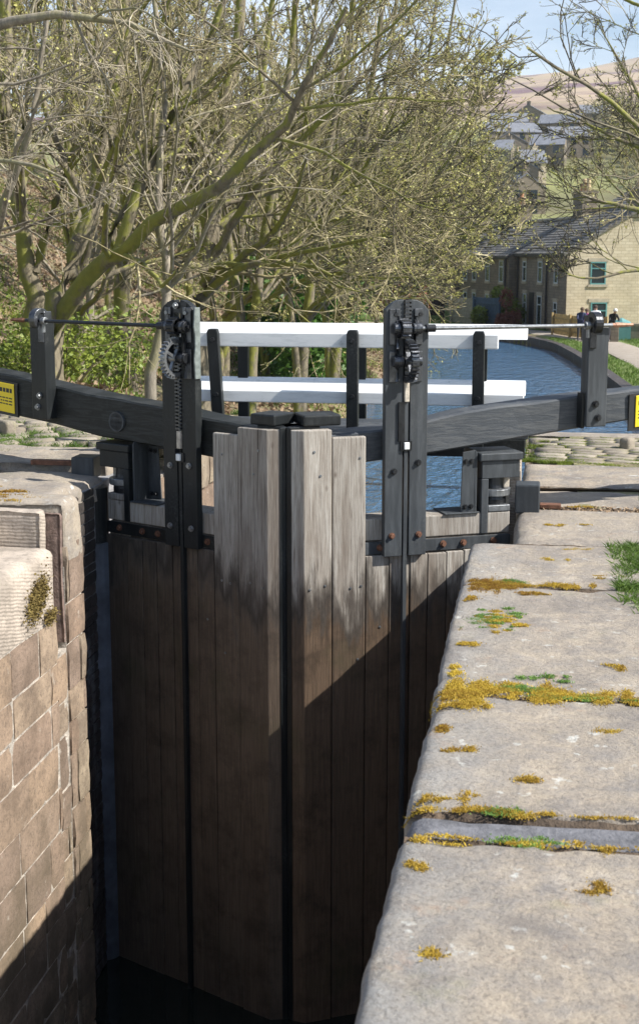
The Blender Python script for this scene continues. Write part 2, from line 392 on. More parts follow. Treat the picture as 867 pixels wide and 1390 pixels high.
def build_gate(side):
    T, u, n = leaf(side); Lf = side == 'L'
    lab = ('left lock gate, its shaded oak leaf and black beam reaching to the left' if Lf else
           'right lock gate, its sunlit oak leaf half in shadow and grey beam reaching right')
    g = thing('lock_gate', lab, 'lock gate', T(.1, -.1, -3.9), 'pair of lock gates')
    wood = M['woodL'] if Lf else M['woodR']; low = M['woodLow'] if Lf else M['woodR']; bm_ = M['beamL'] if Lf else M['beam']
    P = lambda name, mb, mat, **k: obj(name, mb, mat, k.pop('parent', g), **k)
    # frame behind the boards
    m = MB(); m.box(.2, 1.36, -.16, -.004, -3.9, -.145, T); P('back_frame', m, M['woodLow'])
    m = MB(); m.box(-.0, .2, -.2, 0, -3.9, -.145, T); P('heel_post', m, wood, bevel=.02)
    m = MB(); m.box(.0, 1.3, -.2, 0.004, -.14, -.0, T); P('top_rail', m, M['rail'], bevel=.008)
    m = MB(); m.box(-.0, 1.0, .004, .016, -.228, -.148, T); st = P('iron_strap', m, M['black' if Lf else 'post'], bevel=.003)
    for s in (.12, .33, .47, .9):
        b = MB(); bolt(b, T, s, .016, -.185, .015, .022); P('bolt', b, M['rust'], parent=g)
    # boards
    bd = [.0, .2, .335, .46, .60, .71, .82, .962] if Lf else [.0, .2, .33, .45, .58, .70, .84, .998]
    for i in range(len(bd)-1):
        m = MB(); jit = random.uniform(-.004, .006)
        m.box(bd[i]+.003, bd[i+1]-.003, -.003, .03+jit, -3.9, -.236-(.0 if i else .0)+random.uniform(-.006, .004), T)
        P('board', m, low, bevel=.004)
    m = MB(); e0, e1, e2, e3 = (.965, 1.175, 1.405, 1.468) if Lf else (1.0, 1.225, 1.405, 1.474)
    m.box(e0, e1-.004, -.002, .036, -3.9, .535, T); P('tall_board', m, wood, bevel=.01)
    m = MB(); m.prism([(e1+.002, -.02), (e1+.002, .046), (e2, .046), (e3, -.005), (e3, -.02)], -3.9, .585, lambda p, q, h: T(p, q, h))
    P('mitre_board', m, wood, bevel=.006)
    m = MB(); m.prism([(1.28, -.22), (1.28, -.023), (e3+.002, -.023), (e3+.002, .0), (1.496, -.03), (1.496, -.2)], -3.9, .60, lambda p, q, h: T(p, q, h))
    P('mitre_post', m, M['black'], bevel=.006)
    m = MB(); m.box(1.235 if Lf else 1.150, 1.425 if Lf else 1.395, -.225, -.006, .602, .672, T); P('post_cap', m, M['black'], bevel=.012, seg=3)
    # nails on boards
    for s, z in ((1.03, -.42), (1.10, -.43), (1.27, -.40), (1.37, -.42), (1.04, .40), (1.34, .45), (1.3, .3), (.9, -.7), (1.05, -.9)):
        m = MB(); bolt(m, T, s, .029 if s < 1 else .036 if s < 1.2 else .046, z, .006, .006); P('nail', m, M['grey_iron'])
    # balance beam, hewn, rising outward
    if Lf: prof = [(1.46,.57),(.9,.612),(.556,.65),(-.1,.70),(-.534,.745),(-1.05,.80),(-2.7,.93),(-2.7,.66),(-1.05,.515),(-.534,.475),(-.1,.42),(.556,.385),(1.46,.33)]
    else: prof = [(1.46,.53),(.9,.565),(.58,.60),(.33,.655),(-.49,.738),(-.91,.76),(-2.7,.89),(-2.7,.68),(-.91,.566),(-.49,.522),(.33,.425),(.58,.395),(1.46,.32)]
    m = MB(); nseg = 40; half = len(prof)//2+1
    tops = prof[:7]; bots = prof[7:][::-1]
    def itp(pl, s):
        pl = sorted(pl); xs = [a for a, _ in pl]; ys = [b for _, b in pl]; return float(np.interp(s, xs, ys))
    vs = []; fs = []
    for i in range(nseg+1):
        s = 1.46+(-2.7-1.46)*i/nseg
        zt, zb = itp(tops, s), itp(bots, s)
        wob = .004*math.sin(s*5)+.003*math.sin(s*13+1)
        c = .012
        ring = [(-.24, zb+c), (-.24, zt-c), (-.24+c, zt), (-.022-c, zt+wob), (-.022, zt-c+wob), (-.022+wob, zb+c), (-.022-c, zb), (-.24+c, zb)]
        for o, z in ring: vs.append(T(s, o, z))
        if i: fs += [((i-1)*8+j, (i-1)*8+(j+1) % 8, i*8+(j+1) % 8, i*8+j) for j in range(8)]
    fs += [tuple(range(8)), tuple(nseg*8+j for j in range(8))]
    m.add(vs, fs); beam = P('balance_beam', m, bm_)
    # warning plate near the outer end (yellow on black)
    ps = -1.10 if Lf else -1.09
    zc = .66 if Lf else .655
    hz = .105
    slope = -.085
    def TP(s, o, z): return T(s, o, z+slope*(s-(ps-.2)))
    m = MB(); m.box(ps-.44, ps+.228 if Lf else ps+.245, -.018, -.004, zc-hz-.022, zc+hz+.012, TP); P('sign_board', m, M['ink'])
    m = MB(); m.box(ps-.42, ps+.20 if Lf else ps+.20, -.0035, .003, zc-hz, zc+hz, TP); pl = P('warning_plate', m, M['yellow'], bevel=.004)
    m = MB()
    rr = random.Random(3)
    for row, (hh, y) in enumerate(((.03, .055), (.009, .0), (.009, -.022), (.009, -.044))):
        s = ps+.18
        while s > ps-.4:
            L = rr.uniform(.012, .035)*(1.2 if row == 0 else 1)
            m.box(s-L, s, .0034, .0042, zc+y-hh/2, zc+y+hh/2, TP); s -= L+.008
    P('lettering', m, M['ink'], parent=pl)
    # round cast badge
    if Lf:
        m = MB(); s0, z0 = .09, .535
        m.tube([T(s0, -.022, z0), T(s0, -.004, z0), T(s0, -.004, z0), T(s0, -.014, z0)], [.070, .068, .058, .054], 28); bd_ = P('badge', m, M['post'])
        m = MB()
        for q in (-.03, -.012, .008, .024, .036): m.box(s0+q-.004, s0+q+.004, -.013, -.004, z0-.022, z0+.022, T)
        P('lettering', m, M['post'], parent=bd_)
    # heel head frame and collar
    m = MB(); m.box(-.075, .225, -.26, .03, .338, .39, T); P('heel_cap', m, M['black'] if Lf else M['post'], bevel=.008)
    m = MB(); m.box(-.06, .205, -.24, .01, .222, .336, T); P('heel_head', m, M['black'] if Lf else M['post'], bevel=.005)
    m = MB(); m.box(.158, .208, -.22, .012, -.138, .221, T); P('heel_leg', m, M['black'] if Lf else M['post'], bevel=.005)
    m = MB(); m.box(-.035, .005, -.21, -.09, -.138, .221, T); P('heel_leg', m, M['palewood'], bevel=.005)
    m = MB(); m.box(.002, .157, -.16, .008, .002, .045, T); P('heel_block', m, M['grey_iron'] if not Lf else M['woodL'], bevel=.005)
    m = MB(); m.tube([T(.08, -.1, .046), T(.08, -.1, .075), T(.08, -.1, .12), T(.08, -.1, .17), T(.08, -.1, .22)], [.088, .088, .078, .07, .066], 20)
    P('heel_pin', m, M['iron'], smooth=False)
    # triangular steel bracket under the beam
    m = MB(); m.box(.235, .245, -.17, .0, .004, .40, T)
    m.prism([(-.17, .004), (.0, .004), (.0, .41), (-.17, .41)], .245, .252, lambda p, q, h: T(h, p, q))
    m.prism([(.25, .004), (.36 if Lf else .345, .004), (.36 if Lf else .345, .02), (.335, .40), (.25, .41)], -.012, -.002, lambda p, q, h: T(p, h, q) if not Lf else T(p, h-.14, q))
    m.box(.22, .46, -.19, .02, .002, .010, T)
    P('steel_bracket', m, M['post'], bevel=.002)
    for s, z in ((.275, .34), (.315, .34), (.275, .045), (.315, .045)):
        m = MB(); bolt(m, T, s, -.002 if not Lf else -.14, z, .011, .016); P('bolt', m, M['iron'])
    # paddle stand: two boards with a slot, arched (left) or cut (right) head
    o0, o1 = .018, .072
    T0_ = T; ds = 0 if Lf else .03
    T = lambda s, o, z: T0_(s+ds, o, z)
    if Lf:
        arc = [(.58+.28*k/12, 1.285+.085*math.sin(math.pi*k/12)**.6) for k in range(13)]
    else:
        arc = [(.58, 1.31), (.625, 1.358), (.66, 1.372), (.78, 1.372), (.815, 1.355), (.86, 1.315)]
    lp = [(a, b) for a, b in arc if a <= .695]; rp = [(a, b) for a, b in arc if a >= .745]
    m = MB(); m.prism([(.58, -.235)]+lp+[(.697, lp[-1][1]+.003), (.697, -.235)], o0, o1, lambda p, q, h: T(p, h, q)); ps_ = P('paddle_stand', m, M['black'] if Lf else M['post'], bevel=.004)
    m = MB(); m.prism([(.743, -.235), (.743, rp[0][1]+.003)]+rp+[(.86, -.235)], o0, o1, lambda p, q, h: T(p, h, q)); P('stand_board', m, M['black'] if Lf else M['post'], bevel=.004, parent=ps_)
    m = MB(); m.prism([(.60, .50), (.60, .855), (.84, .855), (.84, .50)], -.012, .016, lambda p, q, h: T(p, h, q)); P('stand_back', m, M['black'], parent=ps_)
    if Lf:
        m = MB(); m.box(.64, .80, o1-.03, o1+.004, 1.285, 1.352, T); P('stand_head_plate', m, M['iron'], parent=ps_)
        m = MB(); m.prism([(o1-.045, .87), (o1+.006, .87), (o1+.016, 1.0), (o1+.004, 1.07), (o1+.004, 1.14), (o1+.016, 1.2), (o1+.004, 1.32), (o1-.045, 1.32)], .861, .872, lambda p, q, h: T(h, p, q)); P('side_plate', m, M['pale_iron'], parent=ps_, bevel=.003)
    for s, z in ((.64, 1.285), (.80, 1.285), (.64, .36 if not Lf else .30), (.80, .31), (.63, -.10), (.81, -.10)) + (((.72, 1.33),) if Lf else ()):
        m = MB(); bolt(m, T, s, o1+(.012 if s == .72 else 0), z, .014, .02); P('bolt', m, M['rust'] if z < 0 and not Lf else (M['grey_iron'] if Lf else M['iron']), parent=ps_)
    # bearing cheeks with bosses
    oc = .100
    for k, s in enumerate((.668, .79)):
        m = MB()
        pr = [(o1, .87), (o1+.018, .87)]
        for c_z in (1.0, 1.2):
            pr += [(oc-.03, c_z-.06)]+[(oc+.036*math.cos(t), c_z+.036*math.sin(t)) for t in np.linspace(-math.pi/2.2, math.pi/2.2, 7)]+[(oc-.03, c_z+.06), (o1+.02, c_z+.075)]
        pr += [(o1+.018, 1.32), (o1, 1.32)]
        m.prism(pr, s-.011, s+.011, lambda p, q, h: T(h, p, q))
        m.box(s-(.045 if k == 0 else -.0), s+(.0 if k == 0 else .05), o1, o1+.012, 1.1, 1.32, T); m.box(s-(.045 if k == 0 else -.0), s+(.0 if k == 0 else .05), o1, o1+.012, .87, 1.06, T)
        lit = (Lf and k == 1) or (not Lf and True)
        ch = P('bearing_cheek', m, M['mid_iron'], parent=ps_, bevel=.003)
        for c_z in (1.0, 1.2):
            m = MB(); m.tube([T(s-.03, oc, c_z), T(s+.03, oc, c_z)], .034, 16); P('bearing_boss', m, M['mid_iron'] if not Lf else M['iron'], parent=ps_, bevel=.004)
    m = MB(); gear_mesh(m, T, .724 if Lf else .72, oc+.008, 1.0, .134, 30, .036 if Lf else .046, 4, .1); P('gear_wheel', m, M['grey_iron'] if Lf else M['mid_iron'], parent=ps_)
    m = MB(); gear_mesh(m, T, .728 if Lf else .752, oc+.01, 1.2, .060, 12, .055, 0, .2); P('pinion', m, M['iron' if Lf else 'mid_iron'], parent=ps_)
    # rack and paddle rod
    r0, r1 = (.53, 1.13) if Lf else (.905, 1.372)
    m = MB(); m.box(.706, .734, .036, .064, r0, r1, T)
    z = r0+.01
    while z < r1-.008:
        m.box(.700, .740, .062, .088, z, z+.012, T); z += .0235
    P('rack', m, M['mid_iron'], parent=ps_)
    a, b = (.415, .53) if Lf else (.745, .905)
    m = MB(); m.box(.705, .736, .04, .085, a, b, T); P('rod_timber', m, M['palewood'], parent=ps_, bevel=.004)
    zz = .36 if Lf else .47
    m = MB(); m.box(.704, .738, .05, .095, zz-.022, zz+.022, T); P('rod_guide', m, M['white'], parent=ps_, bevel=.004)
    m = MB(); m.box(.696, .704, .06, .10, zz-.02, a, T) if Lf else m.box(.735, .775, .073, .085, zz+.03, a, T)
    m.box(.685, .76, .073, .081, zz-.03, zz+.03, T); P('guide_plate', m, M['iron'], parent=ps_)
    m = MB(); m.box(.707, .733, .035, .07, -3.9, a-.001, T); P('paddle_rod', m, M['black' if Lf else 'post'], bevel=.003)
    T = T0_
    # spindle with tapered end
    m = MB(); m.tube([T(.84, oc, 1.2), T(-.64, oc, 1.2)], .0125, 12); P('spindle', m, M['grey_iron'] if not Lf else M['iron'], smooth=False)
    m = MB(); m.tube([T(-.64, oc, 1.2), T(-.66, oc, 1.2), T(-.665, oc, 1.2), T(-.79, oc, 1.2)], [.0125, .0125, .017, .009], 4); P('spindle_end', m, M['rusttan'] if not Lf else M['rust'])
    m = MB(); m.tube([T(.58, oc, 1.2), T(.64, oc, 1.2)], .024, 14); P('spindle_collar', m, M['iron'])
    # outer post on the beam that carries the spindle
    sa, sb = (-.635, -.49)
    m = MB(); m.box(sa, sb, -.02, .075, .515 if Lf else .54, 1.19, T); hp = P('spindle_post', m, M['black' if Lf else 'post'], bevel=.007)
    if not Lf:
        m = MB(); m.box(sb+.001, sb+.02, -.018, .05, .53, .76, T); P('post_packing', m, M['black'])
    for z in (.60, .68) if Lf else (.60, .69):
        m = MB(); bolt(m, T, (sa+sb)/2+(.01 if z > .65 else -.01), .075, z, .016, .024); P('bolt', m, M['iron'] if not Lf else M['grey_iron'], parent=hp)
    # C-shaped catch round the spindle
    m = MB(); cs = sb-.03
    pts = []
    for k in range(17):
        t = R(-60+260*k/16); pts.append((oc-.01+.056*math.cos(t), 1.212+.056*math.sin(t)))
    nn = len(pts); vs = []; fs = []
    for h in (-.028, .028):
        for rr_ in (-.018, .018):
            for k, (a_, b_) in enumerate(pts):
                t = R(-60+260*k/16); vs.append(T(cs+h, a_+rr_*math.cos(t), b_+rr_*math.sin(t)))
    for k in range(nn-1):
        for q0, q1 in ((0, 1), (1, 3), (3, 2), (2, 0)):
            fs.append((q0*nn+k, q0*nn+k+1, q1*nn+k+1, q1*nn+k))
    for k in (0, nn-1): fs.append((k, nn+k, 3*nn+k, 2*nn+k))
    m.add(vs, fs); m.box(cs-.02, cs+.03, .076, .088, 1.05, 1.19, T); m.box(cs-.05, cs+.03, .0, .07, 1.191, 1.262, T)
    P('spindle_catch', m, M['mid_iron'] if Lf else M['iron'], parent=hp, bevel=.005)
    m = MB(); m.tube([T(cs+.04, oc, 1.2), T(cs+.075, oc, 1.2)], .026, 14); m.box(cs+.045, cs+.06, oc-.012, oc+.012, 1.12, 1.2, T); P('catch_pawl', m, M['grey_iron'], parent=hp, bevel=.003)
    return g
build_gate('L'); build_gate('R')

# collar anchors let into the coping (stay with the wall)
for side in ('R', 'L'):
    T, u, n = leaf(side)
    g = thing('collar_anchor', 'black iron collar anchor bedded in the coping behind the %s gate heel' % ('right' if side == 'R' else 'left'), 'anchor', T(-.1, -.1, .2 if side == 'L' else 0), 'iron gate collars')
    m = MB(); m.tube([T(.08, -.1, .10), T(.08, -.1, .145)], .115, 24)
    obj('collar_ring', m, M['grey_iron'], g, bevel=.004)
    m = MB()
    x0 = -.125 if side == 'R' else -3.02
    if side == 'R': m.box(-.13, .03, 8.62, 8.80, -.02, .17)
    else: m.box(-3.16, -3.0, 8.66, 8.84, .12, .27)
    obj('anchor_block', m, M['post'], g, bevel=.01)
    m = MB()
    if side == 'R': m.box(.031, .17, 8.74, 8.82, -.005, .022)
    else: m.box(-3.5, -3.16, 8.78, 8.84, .19, .225)
    obj('anchor_strap', m, M['rust'], g, bevel=.004)

# ------------------------------------------------------------------ footbridge behind the gates
fb = thing('footbridge', 'narrow plank footbridge with white handrails and black posts behind the gates', 'footbridge', (-1.5, 9.65, .3))
for i in range(4):
    m = MB(); y = 9.34+.155*i; m.box(-3.05, -.06, y, y+.148, .37, .42); obj('deck_board', m, M['beam'], fb, bevel=.004)
for y in (9.32, 9.86):
    m = MB(); m.box(-3.05, -.08, y, y+.09, .24, .368); obj('bearer', m, M['black'], fb, bevel=.005)
for x in (-3.1, -.235):
    m = MB(); m.box(x, x+(.3 if x < -1 else .13), 9.3, 9.97, -.4, .238); obj('trestle_block', m, M['dressed'], fb, bevel=.01)
for x, tilt in ((-2.25, -.045), (-1.29, 0), (-.41, 0)):
    m = MB(); m.prism([(x-.042, .24), (x+.042, .24), (x+.042+tilt-.004, 1.10), (x+.03+tilt, 1.125), (x-.03+tilt, 1.125), (x-.042+tilt, 1.10)], 9.25, 9.318, lambda p, q, h: (p, h, q))
    p_ = obj('rail_post', m, M['black'], fb, bevel=.006)
    for z in (1.05, .66):
        m = MB(); m.tube([(x+tilt*(z-.3)/.8, 9.25, z), (x+tilt*(z-.3)/.8, 9.238, z)], [.018, .014], 10); obj('bolt', m, M['iron'], p_)
for x in (-2.24, -1.33, -.42):
    m = MB(); m.box(x-.04, x+.04, 9.985, 10.05, .24, 1.09); obj('rail_post', m, M['black'], fb, bevel=.006)
m = MB(); m.box(-2.6, -.279, 9.32, 9.372, .998, 1.10); obj('handrail', m, M['white'], fb, bevel=.007)
m = MB(); m.box(-2.6, -.095, 9.32, 9.372, .60, .685); obj('handrail', m, M['white'], fb, bevel=.007)
for zc, xe in ((1.083, -.085), (.668, -.09)):
    # weathered top edge tips toward the lock
    m = MB(); c, s_ = math.cos(R(34)), math.sin(R(34)); h = .052; w = .022
    q = [(-w*c-(-h)*s_*0, 0)]
    prof = [(9.955+a*c+b*s_, zc-a*s_*0+b*c-a*(-s_)) for a, b in ((-w, -h), (w, -h), (w, h), (-w, h))]
    m.prism(prof, -2.75, xe, lambda p, q, h: (h, p, q)); obj('handrail', m, M['white'], fb, bevel=.005)

# ------------------------------------------------------------------ masonry
def nz(p, s, seed=0): return mnoise.noise(Vector((p[0]*s+seed, p[1]*s+seed*.7, p[2]*s-seed)))
def slab(x0, x1, y0, y1, z0, z1, rad=.05, res=.045, amp=.012, edge='-x', seed=0, corner=.018):
    """worn slab: fine grid on top and on the faces, rounded nose on the given side"""
    m = MB(); nx = max(4, int((x1-x0)/res)); ny = max(4, int((y1-y0)/res)); nzc = max(2, int((z1-z0)/res))
    import bmesh
    bm = bmesh.new()
    bmesh.ops.create_grid(bm, x_segments=nx, y_segments=ny, size=.5)
    vs = [(v.co.x+.5, v.co.y+.5) for v in bm.verts]; fs = [[v.index for v in f.verts] for f in bm.faces]; bm.free()
    def wrap(a, b, zt):
        X = x0+a*(x1-x0); Y = y0+b*(y1-y0); Z = zt
        return X, Y, Z
    # build via rounded box projection: sample top, sides
    P = []; F = []
    def grid(fn, nu, nv):
        base = len(P)
        for i in range(nu+1):
            for j in range(nv+1): P.append(fn(i/nu, j/nv))
        for i in range(nu):
            for j in range(nv):
                k = base+i*(nv+1)+j; F.append((k, k+1, k+nv+2, k+nv+1))
    grid(lambda a, b: (x0+a*(x1-x0), y0+b*(y1-y0), z1), nx, ny)
    grid(lambda a, b: (x0, y0+a*(y1-y0), z0+b*(z1-z0)), ny, nzc)
    grid(lambda a, b: (x1, y0+a*(y1-y0), z0+b*(z1-z0)), ny, nzc)
    grid(lambda a, b: (x0+a*(x1-x0), y0, z0+b*(z1-z0)), nx, nzc)
    grid(lambda a, b: (x0+a*(x1-x0), y1, z0+b*(z1-z0)), nx, nzc)
    out = []
    for X, Y, Z in P:
        rx0 = rad if '-x' in edge else corner; rx1 = rad if '+x' in edge else corner
        # radii vary along the edge (wear)
        w = 1+.45*nz((X, Y, Z), 2.1, seed+9)
        ix0, ix1 = x0+rx0*w, x1-rx1*w; iy0, iy1 = y0+corner*w, y1-corner*w; iz1 = z1-(rad*w if (X < (x0+x1)/2) == ('-x' in edge) or '+x' in edge and X > (x0+x1)/2 else corner*w)
        cx = min(max(X, ix0), ix1); cy = min(max(Y, iy0), iy1); cz = min(Z, iz1)
        d = Vector((X-cx, Y-cy, Z-cz))
        if d.length > 1e-9:
            rX = rx0 if X < cx else rx1
            sc = Vector((rX*w if X != cx else 1, corner*w if Y != cy else 1, (z1-iz1) if Z > cz else 1))
            e = Vector((d.x/sc.x, d.y/sc.y, d.z/sc.z)); L = e.length
            if L > 1: e /= L
            X, Y, Z = cx+e.x*sc.x, cy+e.y*sc.y, cz+e.z*sc.z
        q = (X, Y, Z)
        eg = 1 if (abs(X-x0) < .06 or abs(X-x1) < .06 or abs(Y-y0) < .05 or abs(Y-y1) < .05) else 0
        a = nz(q, 1.8, seed)*amp*.8+nz(q, 7, seed)*amp*.3+nz(q, 22, seed)*amp*.15-eg*max(0, nz(q, 9, seed+2)-.15)*amp*2.2
        out.append((X+nz(q, 3, seed+3)*amp*.8+nz(q, 14, seed+3)*amp*.4, Y+nz(q, 4, seed+5)*amp*.6+nz(q, 15, seed+5)*amp*.3, Z+a))
    m.add(out, F)
    return m
def weld(o, d=.002):
    w = o.modifiers.new('w', 'WELD'); w.merge_threshold = d

# right lock wall
rw = thing('lock_wall', 'right lock wall under sunlit worn slabs with orange moss in the joints', 'lock wall', (.2, 5, -3.9), 'walls of the lock chamber')
edges_y = [(-1.0, 1.15), (1.165, 3.60), (3.80, 4.90), (4.92, 6.60), (6.62, 7.61)]
for i, (a, b) in enumerate(edges_y):
    m = slab(-.365+random.uniform(-.004, .004), (1.05, 1.15, 1.0, .95, .62)[i], a, b, -.40, random.uniform(-.006, .006), .042, .028, .014, '-x', 11*i+3)
    o = obj('coping_stone', m, M['slab'], rw, smooth=True); weld(o)
m = slab(-.352, 1.1, 3.615, 3.79, -.4, -.012, .05, .045, .008, '-x', 44); o = obj('coping_stone', m, M['slatey'], rw, smooth=True); weld(o)
m = slab(-.125, .95, 7.66, 8.78, -.45, -.01, .07, .05, .016, '-x', 71); o = obj('coping_stone', m, M['slab'], rw, smooth=True); weld(o)
m = slab(-.12, .8, 8.84, 9.7, -.45, -.045, .05, .05, .02, '-x', 91); o = obj('coping_stone', m, M['slab'], rw, smooth=True); weld(o)
m = slab(-.10, 1.9, 9.73, 10.75, -.45, -.015, .05, .06, .016, '-x', 97); o = obj('coping_stone', m, M['slab'], rw, smooth=True); weld(o)
m = slab(-.10, 2.4, 12.42, 12.75, -.5, -.01, .03, .06, .012, '-x', 99); o = obj('coping_stone', m, M['slab'], rw, smooth=True); weld(o)

def masonry_x(name, X, face, y0, y1, z1, z0, ch, bl, mat, mortmat, parent, seed=0, depth=.03, gap=.012, rough=.012):
    """coursed blocks on a plane x = X facing `face` (+1/-1)"""
    rr = random.Random(seed); m = MB(); z = z1; c = 0
    while z > z0:
        h = rr.uniform(*ch)*(1 if rr.random() < .8 else .7); y = y0-rr.uniform(0, .3)
        while y < y1:
            L = rr.uniform(*bl); a, b = max(y, y0), min(y+L, y1)
            if b-a > .03:
                zb, zt = z-h+gap/2+rr.uniform(-1,1)*rough*.4, z-gap/2+rr.uniform(-1,1)*rough*.4; a += gap/2; b -= gap/2
                sh = rr.random(); nu, nv = max(2, int((b-a)/.07)), max(2, int((zt-zb)/.07)); dep = depth+rr.uniform(-.4, .5)*rough
                vs = []; fs = []
                for i in range(nu+1):
                    for j in range(nv+1):
                        p = (X, a+(b-a)*i/nu, zb+(zt-zb)*j/nv)
                        ed = (i in (0, nu)) or (j in (0, nv)); cr = (i in (0, nu)) and (j in (0, nv))
                        out_ = dep-(.004 if ed else 0)-(.004 if cr else 0)+nz(p, 9, seed)*rough*.8+nz(p, 28, seed)*rough*.5
                        vs.append((X-face*depth+face*out_, p[1]+nz(p, 6, seed+4)*rough*.5*(1 if ed else .3), p[2]+nz(p, 6, seed+8)*rough*.5))
                n1 = len(vs)
                for i in range(nu):
                    for j in range(nv): k = i*(nv+1)+j; fs.append((k, k+1, k+nv+2, k+nv+1))
                rim = [i*(nv+1) for i in range(nu+1)]+[nu*(nv+1)+j for j in range(1, nv+1)]+[i*(nv+1)+nv for i in range(nu-1, -1, -1)]+[j for j in range(nv-1, 0, -1)]
                nr = len(rim)
                for k in rim: vs.append(vs[k])
                for k in rim: v = vs[k]; vs.append((X-face*(depth+.05), v[1], v[2]))
                for q in range(nr):
                    q2 = (q+1) % nr; fs.append((n1+q, n1+q2, n1+nr+q2, n1+nr+q))
                m.add(vs, fs, sh)
            y += L
        z -= h; c += 1
    o = obj(name, m, mat, parent, smooth=True)
    return o
for yj in (3.607, 3.795, 4.91, 6.61, 7.635, 8.81, 9.715):
    m = MB(); n_ = 50; x0_ = -.345 if yj < 7.62 else -.1
    vs_ = []; 
    for i in range(n_+1):
        x = x0_+(1.0-x0_)*i/n_; wj = .014+.014*nz((x, yj, 0), 7)+(.02 if yj > 7.6 else 0)
        vs_ += [(x, yj-wj, -.03), (x, yj, -.008+.006*nz((x, yj, 0), 20)-(.05 if yj > 9 else .0)), (x, yj+wj, -.03)]
    m.add(vs_, [(i*3+j, i*3+j+1, (i+1)*3+j+1, (i+1)*3+j) for i in range(n_) for j in (0, 1)]); obj('joint_soil', m, M['soil'], rw, smooth=True)
lw = thing('lock_wall', 'left lock wall of coursed brown stone with pale lime mortar, sunlit', 'lock wall', (-2.9, 5, -3.9), 'walls of the lock chamber')
# left chamber face
m = MB(); m.box(-4.4, -2.6895, -1.2, 7.033, -4.2, -.39); m.box(-4.4, -2.80, 7.034, 7.22, -4.2, -.3); m.box(-4.4, -2.70, 7.034, 7.22, -4.2, -.64); m.box(-4.4, -2.697, 7.22, 7.50, -4.2, -.15); obj('mortar_core', m, M['mortar'], lw)
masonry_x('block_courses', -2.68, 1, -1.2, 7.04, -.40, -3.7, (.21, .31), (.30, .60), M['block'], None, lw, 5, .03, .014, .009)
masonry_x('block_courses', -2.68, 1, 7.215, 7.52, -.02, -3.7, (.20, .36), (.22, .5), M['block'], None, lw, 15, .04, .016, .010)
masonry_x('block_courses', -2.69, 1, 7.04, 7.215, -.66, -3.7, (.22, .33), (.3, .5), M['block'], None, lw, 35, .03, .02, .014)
for i, (a, b) in enumerate(((-1.2, 1.8), (1.82, 4.3), (4.32, 5.6), (5.62, 7.04))):
    m = slab(-3.05, -2.68, a, b, -.39, .012, .07, .04, .010, '+x', 31+i, .03); o = obj('coping_stone', m, M['dressed'], lw, smooth=True); weld(o)
# raised row behind and the grooved stone by the recess
for i, (a, b) in enumerate(((-1.2, 3.1), (3.13, 5.3), (5.33, 7.07))):
    m = slab(-3.9, -3.06, a, b, -.3, .2, .06, .05, .02, '+x', 51+i); o = obj('coping_stone', m, M['dressed'], lw, smooth=True); weld(o)
m = slab(-3.9, -2.68, 7.225, 7.53, -.12, .225, .06, .04, .014, '+x', 61, .03); o = obj('coping_stone', m, M['slab'], lw, smooth=True); weld(o)
m = slab(-3.9, -2.785, 7.08, 7.20, -.6, .205, .03, .03, .018, '+x', 63, .03); o = obj('coping_stone', m, M['dressed'], lw, smooth=True); weld(o)
m = slab(-2.83, -2.70, 7.205, 7.25, -.6, .175, .03, .025, .006, '+x', 64, .02); o = obj('groove_shade_face', m, m_plain('groove_shade_face', (.17,.12,.10), .9, 0, .5, 18, .8, .01), lw, smooth=True); weld(o)  # added panel, dark colour stands for shade on the groove face
# recess behind, dark engineering brick and quoin
m = MB(); m.box(-4.4, -2.945, 7.50, 9.6, -4.2, .1); obj('mortar_core', m, M['darkmortar'], lw)
masonry_x('brick_recess', -2.93, 1, 7.52, 8.48, .1, -3.7, (.078, .082), (.22, .23), M['brick'], None, lw, 25, .03, .01, .004)
m = MB(); m.tube([(-2.99, 8.6, z) for z in (-4.1, -3, -2, -1, -.3)], .12, 20); obj('quoin_stone', m, m_plain('wet_quoin_sky_tint', (.10,.115,.14), .35, 0, .6, 4, .5, .01), lw)  # wet stone, with the blue of reflected sky put into its colour
m = MB(); m.tube([(-2.985, 8.6, -.299), (-2.985, 8.6, .08)], .10, 20); obj('quoin_head', m, M['black'], lw)
m = slab(-4.3, -2.93, 7.55, 8.25, .05, .19, .05, .05, .03, '+x', 65); o = obj('coping_stone', m, M['slab'], lw, smooth=True); weld(o)
m = slab(-3.75, -2.94, 8.28, 8.76, .0, .14, .05, .05, .03, '+x', 67); o = obj('coping_stone', m, M['slab'], lw, smooth=True); weld(o)
m = slab(-4.6, -3.77, 8.27, 8.9, .0, .17, .05, .05, .035, '+x', 68); o = obj('coping_stone', m, M['slab'], lw, smooth=True); weld(o)
m = slab(-4.1, -2.98, 8.93, 9.62, -.1, .2, .05, .05, .03, '+x', 66); o = obj('coping_stone', m, M['slab'], lw, smooth=True); weld(o)
# tail of the lock below the gates, both sides
masonry_x('block_courses', -2.66, 1, 8.95, 12.2, .05, -3.7, (.24, .34), (.35, .7), M['block'], None, lw, 75, .03, .02, .012)
m = MB(); m.box(-4.6, -2.69, 8.95, 12.3, -4.2, .06); obj('mortar_core', m, M['mortar'], lw)
m = MB(); m.box(-6.4, -4.6, 11.9, 12.3, -4.2, .1); obj('wing_wall', m, M['block'], lw)
